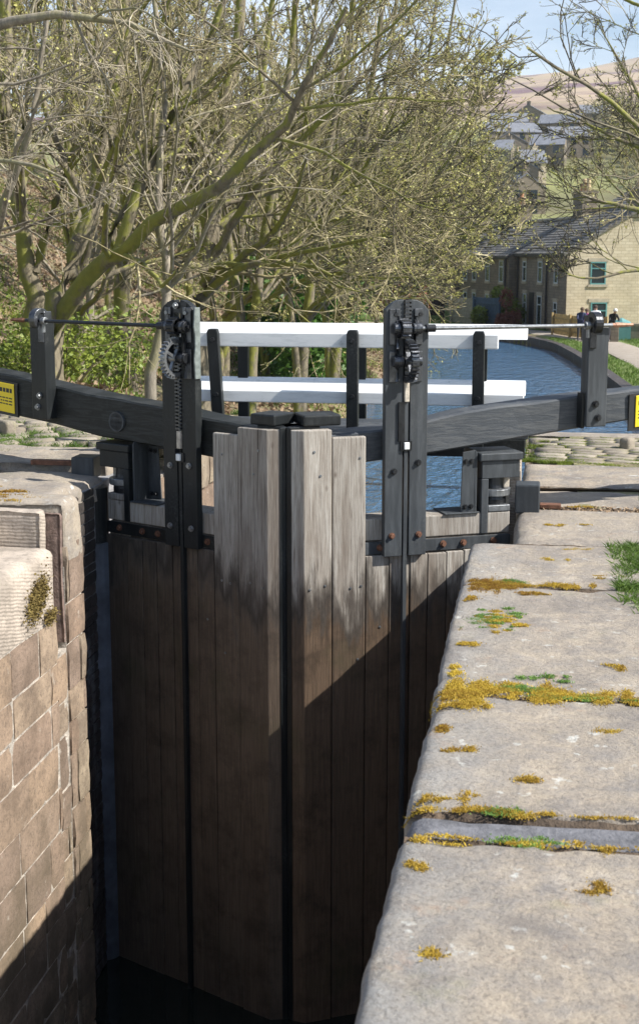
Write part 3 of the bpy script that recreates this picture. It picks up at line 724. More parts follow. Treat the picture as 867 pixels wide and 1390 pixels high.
# right chamber face
m = MB(); m.box(-.335, 1.0, -1.2, 7.6, -4.2, -.405); m.box(-.095, 1.0, 7.6, 10.9, -4.2, -.46); m.box(-.1, 4.5, 10.9, 12.4, -4.2, -.4); m.box(-.1, 4.5, 12.4, 12.72, -4.2, -.51); obj('mortar_core', m, M['darkmortar'], rw)
masonry_x('block_courses', -.365, -1, -1.2, 7.6, -.405, -3.7, (.24, .34), (.35, .7), M['block'], None, rw, 85, .03, .018, .014)
masonry_x('block_courses', -.12, -1, 7.62, 12.5, -.46, -3.7, (.24, .34), (.35, .7), M['block'], None, rw, 95, .03, .018, .014)

# ------------------------------------------------------------------ ground sheets of the lockside
def h_right(x, y): return -.02-.02*max(0, x-1)
def gridsheet(name, x0, x1, y0, y1, zf, mat, res=.08):
    nx, ny = int((x1-x0)/res)+1, int((y1-y0)/res)+1
    X, Y = np.meshgrid(np.linspace(x0, x1, nx), np.linspace(y0, y1, ny))
    V = []
    for a, b in zip(X.ravel(), Y.ravel()): V.append((a, b, zf(a, b)))
    I = np.arange(nx*ny).reshape(ny, nx)
    F = np.stack([I[:-1,:-1], I[:-1,1:], I[1:,1:], I[1:,:-1]], -1).reshape(-1, 4)
    return structure(npobj(name, V, F, mat))
k = N('lockside_earth'); p = k.geo(); f = k.noise(p, 3, 6, .7)
k.base(k.mix(k.ramp(k.noise(p, 30, 5), [(.4, 0), (.6, .6)]), k.ramp(f, [(.35, (.16,.11,.07)), (.5, (.13,.14,.05)), (.7, (.27,.21,.13))]), (.33,.27,.18)))
k.rough(.95); k.bump(k.noise(p, 40, 5), .9, .02); M['earth'] = k.m
gridsheet('ground', .3, 6, -1.2, 12.6, lambda a, b: (-.05 if b < 10.72 else -.017)+(.012 if b < 10.72 else .003)*nz((a, b, 0), 2)+(.035*min(1, max(0, (a-.9)/.5)) if b < 10.72 else 0), M['earth'])
gridsheet('ground', -9, -3.85, -1.2, 12.3, lambda a, b: .145+.03*nz((a, b, 0), 3), M['earth'], .1)
gridsheet('ground', -4.7, -2.75, 9.55, 12.25, lambda a, b: .145+.02*nz((a, b, 0), 4), M['earth'], .1)

def setts(name, rows, zf, mat, seed=0, h=.09, amp=.006, tilt=.0):
    """rows: list of (list of 4-corner quads)"""
    rr = random.Random(seed); m = MB()
    for q in rows:
        sh = rr.random(); cx = sum(p[0] for p in q)/4; cy = sum(p[1] for p in q)/4
        z = zf(cx, cy)+rr.uniform(-amp, amp); t = rr.uniform(-tilt, tilt); t2 = rr.uniform(-tilt, tilt)
        top = []; n = 3
        vs = []; fs = []
        for i in range(n+1):
            for j in range(n+1):
                a, b = i/n, j/n
                x = (q[0][0]*(1-a)+q[1][0]*a)*(1-b)+(q[3][0]*(1-a)+q[2][0]*a)*b
                y = (q[0][1]*(1-a)+q[1][1]*a)*(1-b)+(q[3][1]*(1-a)+q[2][1]*a)*b
                ed = (i in (0, n))+(j in (0, n))
                vs.append((x+nz((x, y, 0), 9, seed)*.008, y+nz((x, y, 3), 9, seed)*.008, z-(0, .001, .005)[ed]+nz((x, y, 0), 14, seed)*.004+(x-cx)*t+(y-cy)*t2))
        for i in range(n):
            for j in range(n): k = i*(n+1)+j; fs.append((k, k+1, k+n+2, k+n+1))
        rim = [i*(n+1) for i in range(n+1)]+[n*(n+1)+j for j in range(1, n+1)]+[i*(n+1)+n for i in range(n-1, -1, -1)]+[j for j in range(n-1, 0, -1)]
        b0 = len(vs)
        for k in rim: vs.append((vs[k][0], vs[k][1], z-h))
        for a in range(len(rim)): c = (a+1) % len(rim); fs.append((rim[a], rim[c], b0+c, b0+a))
        m.add(vs, fs, sh)
    return structure(obj(name, m, mat, smooth=True))
k = N('sett_stone'); p = k.geo(); sh = k.attr(); f = k.noise(p, 9, 6, .7); c = k.noise(p, 50, 5, .7)
col = k.ramp(sh, [(0, (.19,.16,.125)), (.5, (.25,.215,.17)), (1, (.31,.27,.215))])
col = k.mix(k.ramp(f, [(.5, 0), (.7, .6)]), col, (.24,.23,.13)); col = k.mix(k.ramp(c, [(.35, .5), (.5, 0)]), col, (.14,.12,.09))
k.base(col); k.rough(.9); k.bump(c, .7, .008); M['sett'] = k.m
rows = []
# right: courses follow arcs round the gate pivot
rr = random.Random(2)
cx0, cy0 = -.16, 8.6
for ri in range(14):
    r0 = 2.15+ri*.155; r1 = r0+.145; a = R(8)+rr.uniform(0, .05)
    while a < R(100):
        da = rr.uniform(.20, .32)/r0
        q = [(cx0+r*math.cos(t), cy0+r*math.sin(t)) for r, t in ((r0, a), (r1, a), (r1, a+da-.02/r0), (r0, a+da-.02/r0))]
        if all(x > -.1 and 10.76 < y < 12.41 for x, y in q): rows.append(q)
        a += da
setts('pavement', rows, lambda x, y: -.012, M['sett'], 4, .09, .002, .006)
rows = []
cx0, cy0 = -2.88, 8.6
for ri in range(22):
    r0 = 1.35+ri*.165; r1 = r0+.14; a = R(72)+rr.uniform(0, .05)
    while a < R(168):
        da = rr.uniform(.20, .34)/r0
        q = [(cx0+r*math.cos(t), cy0+r*math.sin(t)) for r, t in ((r0, a), (r1, a), (r1, a+da-.03/r0), (r0, a+da-.03/r0))]
        if all(x < -2.75 and x > -6.6 and 9.64 < y < 12.25 and not (y < 9.7 and x > -4.65) for x, y in q): rows.append(q)
        a += da
setts('pavement', rows, lambda x, y: .185+.012*nz((x, y, 0), 1.2), M['sett'], 6, .1, .008, .08)
# raised foot-grip stones on both sides
gp = None
def grip(x, y, z, rz, L=.3, lab=''):
    m = slab(-L/2, L/2, -.05, .05, -.05, .075, .02, .03, .008, '-x', int(abs(x*100)), .02)
    c, s_ = math.cos(rz), math.sin(rz)
    m.v = [(x+a*c-b*s_, y+a*s_+b*c, z+cc) for a, b, cc in m.v]
    o = obj('grip_stone', m, M['sett'], None, smooth=True); weld(o)
    tag(o, lab, 'foot grip stone', 'raised foot grip stones set in the cobbles'); return o
grip(-4.05, 11.25, .2, R(150), .42, 'longer raised grip stone with grass behind it on the left cobbles')
grip(-4.45, 10.55, .2, R(140), .36, 'raised grip stone nearest the left edge of the photo, casting a dark shadow')
grip(-3.35, 10.9, .2, R(155), .25, 'small raised grip stone close to the left gate head on the left cobbles')
grip(.78, 11.75, .0, R(60), .13, 'small dark upright grip stone alone on the right cobbles')

# ------------------------------------------------------------------ wide landscape
CL = [(-.8, 12.4, 4.0), (-.8, 20, 4.0), (-.85, 37, 3.9), (-1.1, 43, 3.9), (-1.6, 52, 3.75), (-2.2, 60, 3.6), (-3.2, 66, 3.7), (-5.6, 71.5, 3.8), (-10, 75.5, 3.8), (-20, 79, 3.8), (-60, 86, 3.8)]
CLa = np.array(CL)
def canal_d(x, y):
    """signed distance to the canal edge (negative in the water), and the side (+1 = right/far bank)"""
    x = np.asarray(x, float); y = np.asarray(y, float); best = np.full(x.shape, 1e9); side = np.ones(x.shape)
    for i in range(len(CL)-1):
        ax, ay, aw = CL[i]; bx, by, bw = CL[i+1]; dx, dy = bx-ax, by-ay; L2 = dx*dx+dy*dy
        t = np.clip(((x-ax)*dx+(y-ay)*dy)/L2, 0, 1); px, py = ax+t*dx, ay+t*dy
        d = np.hypot(x-px, y-py)-(aw+t*(bw-aw)); s = np.sign(-( (x-px)*(-dy)+(y-py)*dx ))
        u = d < best; best = np.where(u, d, best); side = np.where(u, s, side)
    return best, side
def sst(v, a, b): t = np.clip((v-a)/(b-a), 0, 1); return t*t*(3-2*t)
def fbm(x, y, s, seed):
    r = np.random.default_rng(seed); z = 0
    for o in range(4):
        for _ in range(3):
            a = r.uniform(0, 6.28); f = s*2**o*r.uniform(.7, 1.3); z = z+np.sin((x*math.cos(a)+y*math.sin(a))*f+r.uniform(0, 6.28))*.33/1.7**o
    return z
def ground_h(x, y):
    x = np.asarray(x, float); y = np.asarray(y, float)
    d, side = canal_d(x, y)
    left = side < 0
    # left bank: woodland floor falling from the lockside, hill behind
    zb = .12-2.55*sst(y, 12.5, 30)
    hill = .62*np.maximum(0, np.maximum(-x-9-.02*y, 0))
    hill = 26*(1-np.exp(-hill/26))
    zl = zb+hill+.22*fbm(x, y, .35, 3)+.35*sst(d, 1.0, 4)
    # right bank: towpath level, low rise to the right
    zr = -2.62+.30*sst(d, 3.6, 4.6)*(x > 0)*sst(y, 66, 60)+.42*np.maximum(0, x-7.2)*sst(y, 66, 55)+.05*fbm(x, y, .8, 5)
    zr = np.where(y < 13.5, zr, zr)
    # valley side beyond the houses
    yy = np.array([60, 88, 130, 200, 235, 255, 285, 300, 340, 400, 600, 1000, 1800, 2600]); zz = np.array([0, 0, 3.5, 9.6, 15, 19, 24.5, 28.5, 35.5, 47, 70, 126, 230, 240])
    far = np.interp(np.maximum(y, 60)+.0*x, yy, zz)
    far = far+np.clip(y-120, 0, 1700)/1700*(.16*x)+sst(y, 120, 500)*3*fbm(x, y, .02, 9)+sst(y, 700, 1500)*6*fbm(x, y, .005, 19)
    zr = zr+far*sst(y, 86, 92)*(np.ones_like(x)); zl = zl+far*sst(y, 95, 140)
    z = np.where(left, zl, zr)
    edge = np.where(left, sst(d, -.5, .9), sst(d, -.04, .12))
    return -3.9+(z+3.9)*edge
def patch(name, xs, ys, mat, keep=None):
    X, Y = np.meshgrid(xs, ys); Z = ground_h(X, Y); V = np.stack([X, Y, Z], -1).reshape(-1, 3)
    I = np.arange(X.size).reshape(X.shape); F = np.stack([I[:-1,:-1], I[:-1,1:], I[1:,1:], I[1:,:-1]], -1).reshape(-1, 4)
    if keep is not None:
        c = V[F].mean(1); F = F[keep(c[:,0], c[:,1])]
    return structure(npobj(name, V, F, mat))
k = N('land'); p = k.geo(); xyz = k.sep(p)
f = k.noise(p, .8, 6, .7); f2 = k.noise(p, 5, 6, .75); f3 = k.noise(p, 16, 4, .7)
wood_ = k.ramp(f2, [(.3, (.10,.065,.04)), (.5, (.24,.17,.11)), (.7, (.36,.28,.20))])
wood_ = k.mix(k.ramp(f, [(.42, 0), (.62, .8)]), wood_, k.mix(f3, (.06,.11,.02), (.17,.20,.05)))
verge = k.mix(f3, (.09,.14,.03), (.20,.27,.07)); verge = k.mix(k.ramp(f2, [(.5, 0), (.65, .7)]), verge, (.30,.23,.12))
right = k.mrange(xyz[0], -.2, .4, 0, 1)
farF = k.mrange(xyz[1], 74, 78, 0, 1)
col = k.mix(k.math('MAXIMUM', right, farF), wood_, verge)
mid = k.noise(k.geo((1,1,.2)), .02, 5, .6)
mcol = k.mix(k.ramp(mid, [(.4, 0), (.6, 1)]), (.14,.13,.06), (.24,.25,.09))
col = k.mix(k.mrange(xyz[1], 110, 150, 0, 1), col, mcol)
mo = k.noise(p, .006, 6, .65); 
moor = k.mix(k.ramp(mo, [(.46, 0), (.54, 1)]), (.42,.32,.22), (.17,.105,.115)); moor = k.mix(k.ramp(k.noise(p, .03, 5, .7), [(.45, 0), (.65, .6)]), moor, (.30,.26,.14))
col = k.mix(k.mrange(xyz[1], 330, 420, 0, 1), col, moor)
k.base(col); k.rough(.95); k.bump(f3, .8, .05); M['land'] = k.m
xs = np.concatenate([np.arange(-70, -9, 1.0), np.arange(-9, 9, .22), np.arange(9, 40, 1.0)]); ys = np.concatenate([np.arange(12.3, 92, .3), np.arange(92, 130, 1.5)])
patch('ground', xs, ys, M['land'])
patch('hills', np.concatenate([np.arange(-900, -70, 30), np.arange(-70, 40, 4), np.arange(40, 1100, 22)]), np.concatenate([np.arange(128, 400, 5), np.arange(400, 2700, 25)]), M['land'])
patch('hills', np.arange(40, 300, 10), np.arange(20, 131, 4), M['land'])
patch('hills', np.arange(-400, -69, 10), np.arange(20, 131, 4), M['land'])

# water
k = N('canal_water'); p = k.geo()
k.base(k.mix(k.noise(p, .5, 3), (.035,.095,.18), (.055,.13,.23))); k.rough(.06); k.b.inputs['IOR'].default_value = 1.5  # reflected sky is painted in as a blue base colour
w1 = k.noise(k.geo((1,.55,1)), 2.6, 4, .6, .5); w2 = k.noise(k.geo((1,.5,1)), 9, 3, .6)
n1 = k.bump(w1, 1.0, .17); k.bump(w2, 1.0, .045, n1); M['water'] = k.m
V = []; 
xs = np.array([-70., -2.0, 8.]); ys = np.array([8.75, 20, 95.]); X, Y = np.meshgrid(xs, ys)
V = np.stack([X, Y, np.full(X.shape, -3.0)], -1).reshape(-1, 3); I = np.arange(9).reshape(3, 3)
structure(npobj('canal_water', V, np.stack([I[:-1,:-1], I[:-1,1:], I[1:,1:], I[1:,:-1]], -1).reshape(-1, 4), M['water'], smooth=False))

k = N('chamber_water'); p = k.geo(); k.base((.012,.016,.014)); k.rough(.04); k.bump(k.noise(p, 5, 3, .5), .25, .02)
V = [(-3.1, -1.2, -3.36), (.1, -1.2, -3.36), (.1, 8.7, -3.36), (-3.1, 8.7, -3.36)]; structure(npobj('chamber_water', V, [(0, 1, 2, 3)], k.m, smooth=False))
# towpath ribbon + stone canal edge on the right / far bank
def offset_curve(d, n=160, i0=0):
    pts = []
    seg = [(np.array(CL[i]), np.array(CL[i+1])) for i in range(i0, len(CL)-1)]
    # smooth centreline
    t = np.linspace(0, len(CL)-1-1e-6, n); c = []
    for q in t:
        i = int(q); f = q-i; P0 = CLa[max(i-1, 0)]; P1 = CLa[i]; P2 = CLa[min(i+1, len(CL)-1)]; P3 = CLa[min(i+2, len(CL)-1)]
        c.append(.5*((2*P1)+(P2-P0)*f+(2*P0-5*P1+4*P2-P3)*f*f+(3*P1-P0-3*P2+P3)*f**3))
    c = np.array(c); tg = np.gradient(c[:, :2], axis=0); tg /= np.linalg.norm(tg, axis=1)[:, None]
    nrm = np.stack([tg[:, 1], -tg[:, 0]], 1)
    return c[:, :2]+nrm*(c[:, 2:3]+d)
def ribbon(name, ds, zs, mat, thick=None, y0=13, n=200):
    cur = [offset_curve(d, n) for d in ds]; sel = cur[0][:, 1] > y0
    V = []; k = len(ds)
    for i in range(n):
        for j in range(k): V.append((cur[j][i, 0], cur[j][i, 1], zs[j]))
    F = [(i*k+j, i*k+j+1, (i+1)*k+j+1, (i+1)*k+j) for i in range(n-1) for j in range(k-1) if sel[i]]
    return V, F
k = N('towpath_gravel'); p = k.geo(); f = k.noise(p, 2, 6, .7); c = k.noise(p, 30, 4, .7)
k.base(k.mix(k.ramp(c, [(.4, 0), (.7, .5)]), k.ramp(f, [(.3, (.30,.25,.20)), (.7, (.42,.37,.31))]), (.22,.19,.15))); k.rough(.95); k.bump(c, .5, .02); M['gravel'] = k.m
V, F = ribbon('path', [1.45, 1.7, 2.4, 3.2, 3.4], [-2.6, -2.555, -2.55, -2.555, -2.6], M['gravel'])
structure(npobj('towpath', V, F, M['gravel']))
V, F = ribbon('edge', [-.12, -.10, .28, .30], [-3.9, -2.57, -2.56, -2.75], M['block'])
o = npobj('canal_edge_wall', V, F, M['brick'], smooth=False, shade=np.full(len(V), .8))
tag(o, 'low dark stone edging wall curving along the towpath bank of the canal', 'canal wall')

# ------------------------------------------------------------------ vegetation scatter (blades, leaves)
def leaves(name, pts, size, mat, parent=None, up=.3, seed=0, tri=False, elong=1.5, loc=(0,0,0)):
    r = np.random.default_rng(seed); n = len(pts); pts = np.asarray(pts)
    a = r.normal(size=(n, 3)); a[:, 2] *= .5; a /= np.linalg.norm(a, axis=1)[:, None]
    b = r.normal(size=(n, 3)); b[:, 2] += 0; b -= (a*b).sum(1)[:, None]*a; b /= np.linalg.norm(b, axis=1)[:, None]
    s = (size*r.uniform(.5, 1.3, n))[:, None]
    V = np.stack([pts-a*s*.5*elong, pts+b*s*.5, pts+a*s*.5*elong, pts-b*s*.5], 1).reshape(-1, 3)-np.array(loc)
    F = np.arange(4*n).reshape(n, 4)
    return npobj(name, V, F, mat, parent, loc if parent is None else (0,0,0), smooth=False)
def blades(name, pts, h, w, mat, seed=0, lean=.5):
    r = np.random.default_rng(seed); n = len(pts); pts = np.asarray(pts); an = r.uniform(0, 6.28, n)
    d = np.stack([np.cos(an), np.sin(an), np.zeros(n)], 1); H = (h*r.uniform(.4, 1.3, n))[:, None]; W = (w*r.uniform(.7, 1.3, n))[:, None]
    ln = r.normal(size=(n, 3))*lean*H; ln[:, 2] = 0; upv = np.array([0, 0, 1])
    m1 = pts+upv*H*.55+ln*.35; tip = pts+upv*H+ln
    V = np.stack([pts-d*W, pts+d*W, m1+d*W*.7, tip, m1-d*W*.7], 1).reshape(-1, 3)
    F = np.arange(5*n).reshape(n, 5)
    return npobj(name, V, F, mat, smooth=False)

def clump_pts(centres, per, spread, seed):
    r = np.random.default_rng(seed); out = []
    for (x, y, rx, ry) in centres:
        n = int(per*rx*ry*4) if per < 1e5 else 0
        q = r.normal(size=(n, 2))*.5; out.append(np.stack([x+q[:, 0]*rx, y+q[:, 1]*ry], 1))
    return np.concatenate(out)
# moss on the right coping joints: (x, y, rx, ry)
mo = []; mg = []; r = np.random.default_rng(5)
def joint(y, x0, x1, n, dst, w=.03):
    for _ in range(n):
        x = r.uniform(x0, x1); dst.append((x, y+r.normal()*w*.5, r.uniform(.015, .06), r.uniform(.008, w)))
joint(4.91, -.36, .7, 60, mo, .06); joint(4.93, -.34, .1, 26, mo, .11); joint(4.90, -.1, .5, 16, mg, .03); joint(4.97, -.12, .08, 8, mg, .04)
joint(3.80, -.34, -.02, 14, mo, .03); joint(3.61, -.3, .6, 22, mo, .03); joint(3.61, -.1, .12, 8, mg, .03); joint(3.80, -.1, -.02, 5, mg, .03); joint(3.81, 0, .6, 8, mo, .012)
joint(6.61, -.34, -.05, 30, mo, .10); joint(6.62, -.1, .3, 14, mo, .05); joint(6.7, -.15, .0, 8, mg, .05)
for (x, y, rx, ry, n, dst) in ((-.20, 5.95, .14, .16, 26, mg), (-.18, 5.9, .14, .14, 26, mo), (-.27, 5.55, .03, .03, 5, mo), (-.22, 4.30, .05, .03, 6, mo), (.0, 4.07, .04, .02, 4, mo), (-.18, 3.9, .05, .03, 5, mo), (-.28, 3.88, .04, .03, 4, mo), (.2, 3.35, .03, .03, 3, mo), (.22, 7.5, .12, .04, 7, mo), (.15, 8.2, .2, .03, 6, mo), (.05, 8.8, .2, .03, 10, mo), (.3, 8.82, .3, .04, 10, mo), (.35, 5.3, .05, .04, 4, mo), (.28, 4.55, .04, .02, 3, mo), (.5, 4.3, .04, .03, 3, mo), (-.3, 6.3, .04, .05, 4, mo), (-.3, 5.2, .05, .06, 8, mo), (-.25, 4.75, .08, .04, 8, mo), (-.31, 4.5, .03, .04, 5, mo), (.1, 5.15, .12, .05, 6, mg), (-.3, 3.4, .03, .03, 4, mo), (.0, 6.45, .1, .04, 6, mo), (.4, 6.9, .1, .05, 5, mo), (.1, 7.2, .08, .03, 3, mo), (-.2, 2.95, .02, .02, 2, mo)):
    for _ in range(n): dst.append((x+r.normal()*rx*.6, y+r.normal()*ry*.6, r.uniform(.012, .04), r.uniform(.01, .03)))
def moss(name, cl, mat, seed, zf, per=52000, label=''):
    p = clump_pts(cl, per, 0, seed); p = p[p[:, 0] > -.37]
    z = np.array([zf(x, y) for x, y in p]); P = np.column_stack([p, z])
    o = blades(name, P, .0065, .0024, mat, seed, 1.0); tag(o, label, 'moss', None, 'stuff'); return o
def zslab(x, y): return -.003-.07*max(0, (-.30-x)/.07)**2
moss('moss', mo, M['mossO'], 1, zslab, label='orange and yellow moss growing in the joints of the right coping slabs')
moss('moss', mg, M['mossG'], 2, zslab, label='fresh green moss tufts among the joints of the right coping slabs')
# moss on left wall stones
p = np.column_stack([np.full(2600, -2.672), 6.72+r.normal(size=2600)*.07, -.21+r.normal(size=2600)*.045]); p[:, 2] += (p[:, 1]-6.72)*.3
q = np.column_stack([np.full(500, -2.672), 6.9+r.normal(size=500)*.04, -.36+r.normal(size=500)*.02]); p = np.concatenate([p, q]); p[:, 0] += r.uniform(0, .02, len(p))
o = leaves('moss', p, .011, m_leaf('brown_moss', (.10,.065,.015), (.26,.20,.06), .9, .1), seed=3); tag(o, 'brown moss patch on the face of the left coping stone', 'moss', None, 'stuff')
lc = [(-3.4+r.normal()*.25, 7.4+r.normal()*.12, r.uniform(.03, .09), r.uniform(.01, .03)) for _ in range(40)]
pp = clump_pts(lc, 15000, 0, 4); P = np.column_stack([pp, np.full(len(pp), .222)])
o = blades('moss', P, .012, .003, M['mossO'], 5, .9); tag(o, 'yellow moss streaks on top of the left coping stone beside the groove', 'moss', None, 'stuff')
# grass
gx = []
for _ in range(120): gx.append((r.uniform(.52, 1.4), r.uniform(6.2, 7.6), r.uniform(.05, .12), r.uniform(.05, .12)))
for _ in range(60): gx.append((r.uniform(.28, .6)+.0, r.choice([6.65, 7.62])+r.normal()*.05, r.uniform(.03, .07), r.uniform(.02, .05)))
for _ in range(50): gx.append((r.uniform(.75, 1.6), r.uniform(7.9, 9.2), r.uniform(.05, .1), r.uniform(.05, .1)))
for _ in range(30): gx.append((r.uniform(1.0, 1.9), r.uniform(9.3, 10.2), r.uniform(.05, .1), r.uniform(.05, .1)))
for _ in range(90): gx.append((r.uniform(.40, .85), r.uniform(6.35, 7.55), r.uniform(.03, .08), r.uniform(.03, .08)))
gp_ = clump_pts(gx, 4200, 0, 8); gp_ = gp_[(gp_[:, 0] > .42+.0*gp_[:, 1])]
o = blades('grass', np.column_stack([gp_, np.full(len(gp_), -.02)]), .045, .0028, M['grass'], 9, .7); tag(o, 'bright green grass along the back of the right coping slabs', 'grass', None, 'stuff')
gx = []
for _ in range(420):
    rad = 2.15+.155*r.integers(0, 12)-.01; a = r.uniform(R(10), R(92)); gx.append((-.16+rad*math.cos(a), 8.6+rad*math.sin(a), .07, .016))
gx = [g for g in gx if 10.75 < g[1] < 12.4]+[(r.uniform(-.08, .35), 10.95+r.normal()*.06, .05, .03) for _ in range(22)]
pp = clump_pts(gx, 16000, 0, 11)
o = blades('grass', np.column_stack([pp, np.full(len(pp), -.03)]), .022, .003, M['bramble'], 12, .8); tag(o, 'yellow green weeds in the joints of the right cobbles', 'grass', None, 'stuff')
gx = []
for _ in range(240):
    rad = 1.35+.165*r.integers(0, 20)-.01; a = r.uniform(R(85), R(165)); gx.append((-2.88+rad*math.cos(a), 8.6+rad*math.sin(a), r.uniform(.03, .1), .03))
gx = [g for g in gx if 9.5 < g[1] < 12.3 and g[0] > -6]+[(r.uniform(-4.8, -3.7), r.uniform(9.3, 10.4), .09, .05) for _ in range(60)]
pp = clump_pts(gx, 7000, 0, 13)
o = blades('grass', np.column_stack([pp, np.full(len(pp), .15)]), .05, .003, M['grass'], 14, .6); tag(o, 'green grass tufts between the left cobbles', 'grass', None, 'stuff')
# debris in the joint behind the anchor
pp = np.column_stack([r.uniform(-.05, .9, 900), 8.81+r.normal(size=900)*.04, r.uniform(-.05, .0, 900)])
o = leaves('leaf_litter', pp, .018, M['litter'], seed=21); tag(o, 'dead leaves and grit in the joint behind the right anchor', 'leaf litter', None, 'stuff')

# woodland floor cover, left
def ground_scatter(n, x0, x1, y0, y1, seed, dmin=.1, side=-1):
    r = np.random.default_rng(seed); x = r.uniform(x0, x1, n); y = y0+(y1-y0)*r.uniform(0, 1, n)**1.5
    d, s = canal_d(x, y); k = (d > dmin)&(s*side > 0); x, y = x[k], y[k]; z = ground_h(x, y); return np.column_stack([x, y, z])
P = ground_scatter(90000, -24, -4.5, 12.6, 75, 31, .1); P[:, 2] += np.abs(RNG.normal(size=len(P)))*.04
o = leaves('leaf_litter', P, .10, M['litter'], seed=32, elong=1.4); tag(o, 'brown dead leaves covering the wooded left bank', 'leaf litter', None, 'stuff')
P = ground_scatter(60000, -22, -4.5, 12.6, 72, 33, .3); k = fbm(P[:, 0], P[:, 1], .5, 77) > .05; P = P[k]
o = blades('grass', P, .22, .014, M['bramble'], 34, .6); tag(o, 'rough yellow green grass patches on the wooded left bank', 'grass', None, 'stuff')
P = ground_scatter(60000, .5, 8, 24, 86, 35, .32, 1); d, _ = canal_d(P[:, 0], P[:, 1]); P = P[(d < 1.4)|(d > 3.5)]
o = blades('grass', P, .13, .012, M['grass'], 36, .5); tag(o, 'green verge grass beside the towpath on the right bank', 'grass', None, 'stuff')
P = ground_scatter(40000, -20, 2, 76, 92, 37, .5, 1); d, _ = canal_d(P[:, 0], P[:, 1]); P = P[(d < 1.4)|(d > 3.5)]
o = blades('grass', P, .12, .014, M['grass'], 38, .5); tag(o, 'mown green grass beyond the far towpath bend', 'grass', None, 'stuff')
P = ground_scatter(9000, 5.2, 9.5, 50, 66, 39, .5, 1); P[:, 2] += np.abs(RNG.normal(size=len(P)))*.25
o = leaves('dead_bracken', P, .16, m_leaf('bracken', (.20,.10,.05), (.46,.29,.16), .9, .1), seed=40); tag(o, 'russet dead bracken on the rise right of the towpath', 'bracken', None, 'stuff')

def bush(name, x, y, rx, ry, rz, n, size, mat, label, cat, group, seed, lumps=7):
    z0 = float(ground_h(x, y)); g = thing(name, label, cat, (x, y, z0), group); r = np.random.default_rng(seed)
    c = r.normal(size=(lumps, 3))*np.array([rx, ry, rz])*.45; c[:, 2] = np.abs(c[:, 2])+rz*.2
    idx = r.integers(0, lumps, n); v = r.normal(size=(n, 3)); v /= np.linalg.norm(v, axis=1)[:, None]; v *= (r.uniform(.3, 1, n)**.5)[:, None]
    pts = c[idx]+v*np.array([rx, ry, rz])*.5*r.uniform(.6, 1, (lumps,))[idx][:, None]; pts = pts[pts[:, 2] > -.2]
    leaves('foliage', pts, size, mat, g, seed=seed)
    m = MB()
    for i in range(lumps*2):
        e = c[i % lumps]*r.uniform(.7, 1.25); m.tube([(x+e[0]*.1, y+e[1]*.1, z0-.1), (x+e[0]*.6, y+e[1]*.6, z0+e[2]*.6), (x+e[0], y+e[1], z0+e[2])], [.02, .014, .006], 4)
    obj('stems', m, M['twig'], g)
    return g
bush('bramble_bush', -6.2, 16.8, 1.6, 1.2, 1.0, 3800, .05, M['bramble'], 'yellow green bramble thicket behind the left beam, nearest the badge', 'bush', 'bramble thickets', 51)
bush('bramble_bush', -5.2, 15.6, .9, .9, .6, 2000, .045, M['bramble'], 'low bright bramble behind the left paddle stand', 'bush', 'bramble thickets', 52)
bush('bramble_bush', -7.6, 21, 1.8, 1.2, .9, 2400, .05, M['bramble'], 'sparse bramble mound between the trunks on the left', 'bush', 'bramble thickets', 53)
bush('bramble_bush', -9.2, 22, 2.0, 1.6, 1.0, 3400, .06, M['bramble'], 'pale bramble patch near the left edge behind the sign', 'bush', 'bramble thickets', 54)
bush('ivy_bush', -7.4, 40, 1.9, 1.8, 3.4, 9000, .13, M['ivy'], 'tall deep green ivy bush left of the canal behind the right paddle stand', 'bush', 'ivy mounds', 55)
bush('ivy_bush', -8.6, 44, 2.2, 2.0, 2.8, 6000, .14, M['ivy'], 'broad ivy bush beside the tall one, seen between the rails', 'bush', 'ivy mounds', 56)
bush('garden_hedge', -2.6, 80.5, 1.8, 1.4, 1.9, 5200, .12, M['bramble'], 'lime green garden bush at the bend before the blue fence', 'bush', 'garden bushes', 57)
bush('garden_hedge', -1.7, 77.2, .9, .8, 1.5, 2600, .10, m_leaf('copper_leaf', (.12,.04,.03), (.30,.12,.07)), 'copper red bush in front of the dark terraced house', 'bush', 'garden bushes', 58)
bush('garden_hedge', -9.5, 86, 2.6, 1.5, 2.6, 4200, .14, m_leaf('russet_leaf', (.22,.08,.04), (.45,.20,.10)), 'russet bush behind the black fence at the canal bend', 'bush', 'garden bushes', 59)

# ------------------------------------------------------------------ bare trees
def tubes_np(P, Rd, k):
    """P (B,n,3), Rd (B,n) -> verts, quad faces"""
    B, n, _ = P.shape
    Tn = np.gradient(P, axis=1); Tn /= np.linalg.norm(Tn, axis=2)[..., None]+1e-9
    ref = np.where(np.abs(Tn[..., 2:3]) < .9, np.array([0, 0, 1.]), np.array([1., 0, 0]))
    a = np.cross(Tn, ref); a /= np.linalg.norm(a, axis=2)[..., None]+1e-9; b = np.cross(Tn, a)
    an = np.arange(k)*2*math.pi/k
    V = P[:, :, None, :]+Rd[:, :, None, None]*(a[:, :, None, :]*np.cos(an)[None, None, :, None]+b[:, :, None, :]*np.sin(an)[None, None, :, None])
    V = V.reshape(-1, 3)
    base = (np.arange(B)*n*k)[:, None, None]; ii = (np.arange(n-1)*k)[None, :, None]; jj = np.arange(k)[None, None, :]; j2 = (jj+1) % k
    F = np.stack([base+ii+jj, base+ii+j2, base+ii+k+j2, base+ii+k+jj], -1).reshape(-1, 4)
    return V, F
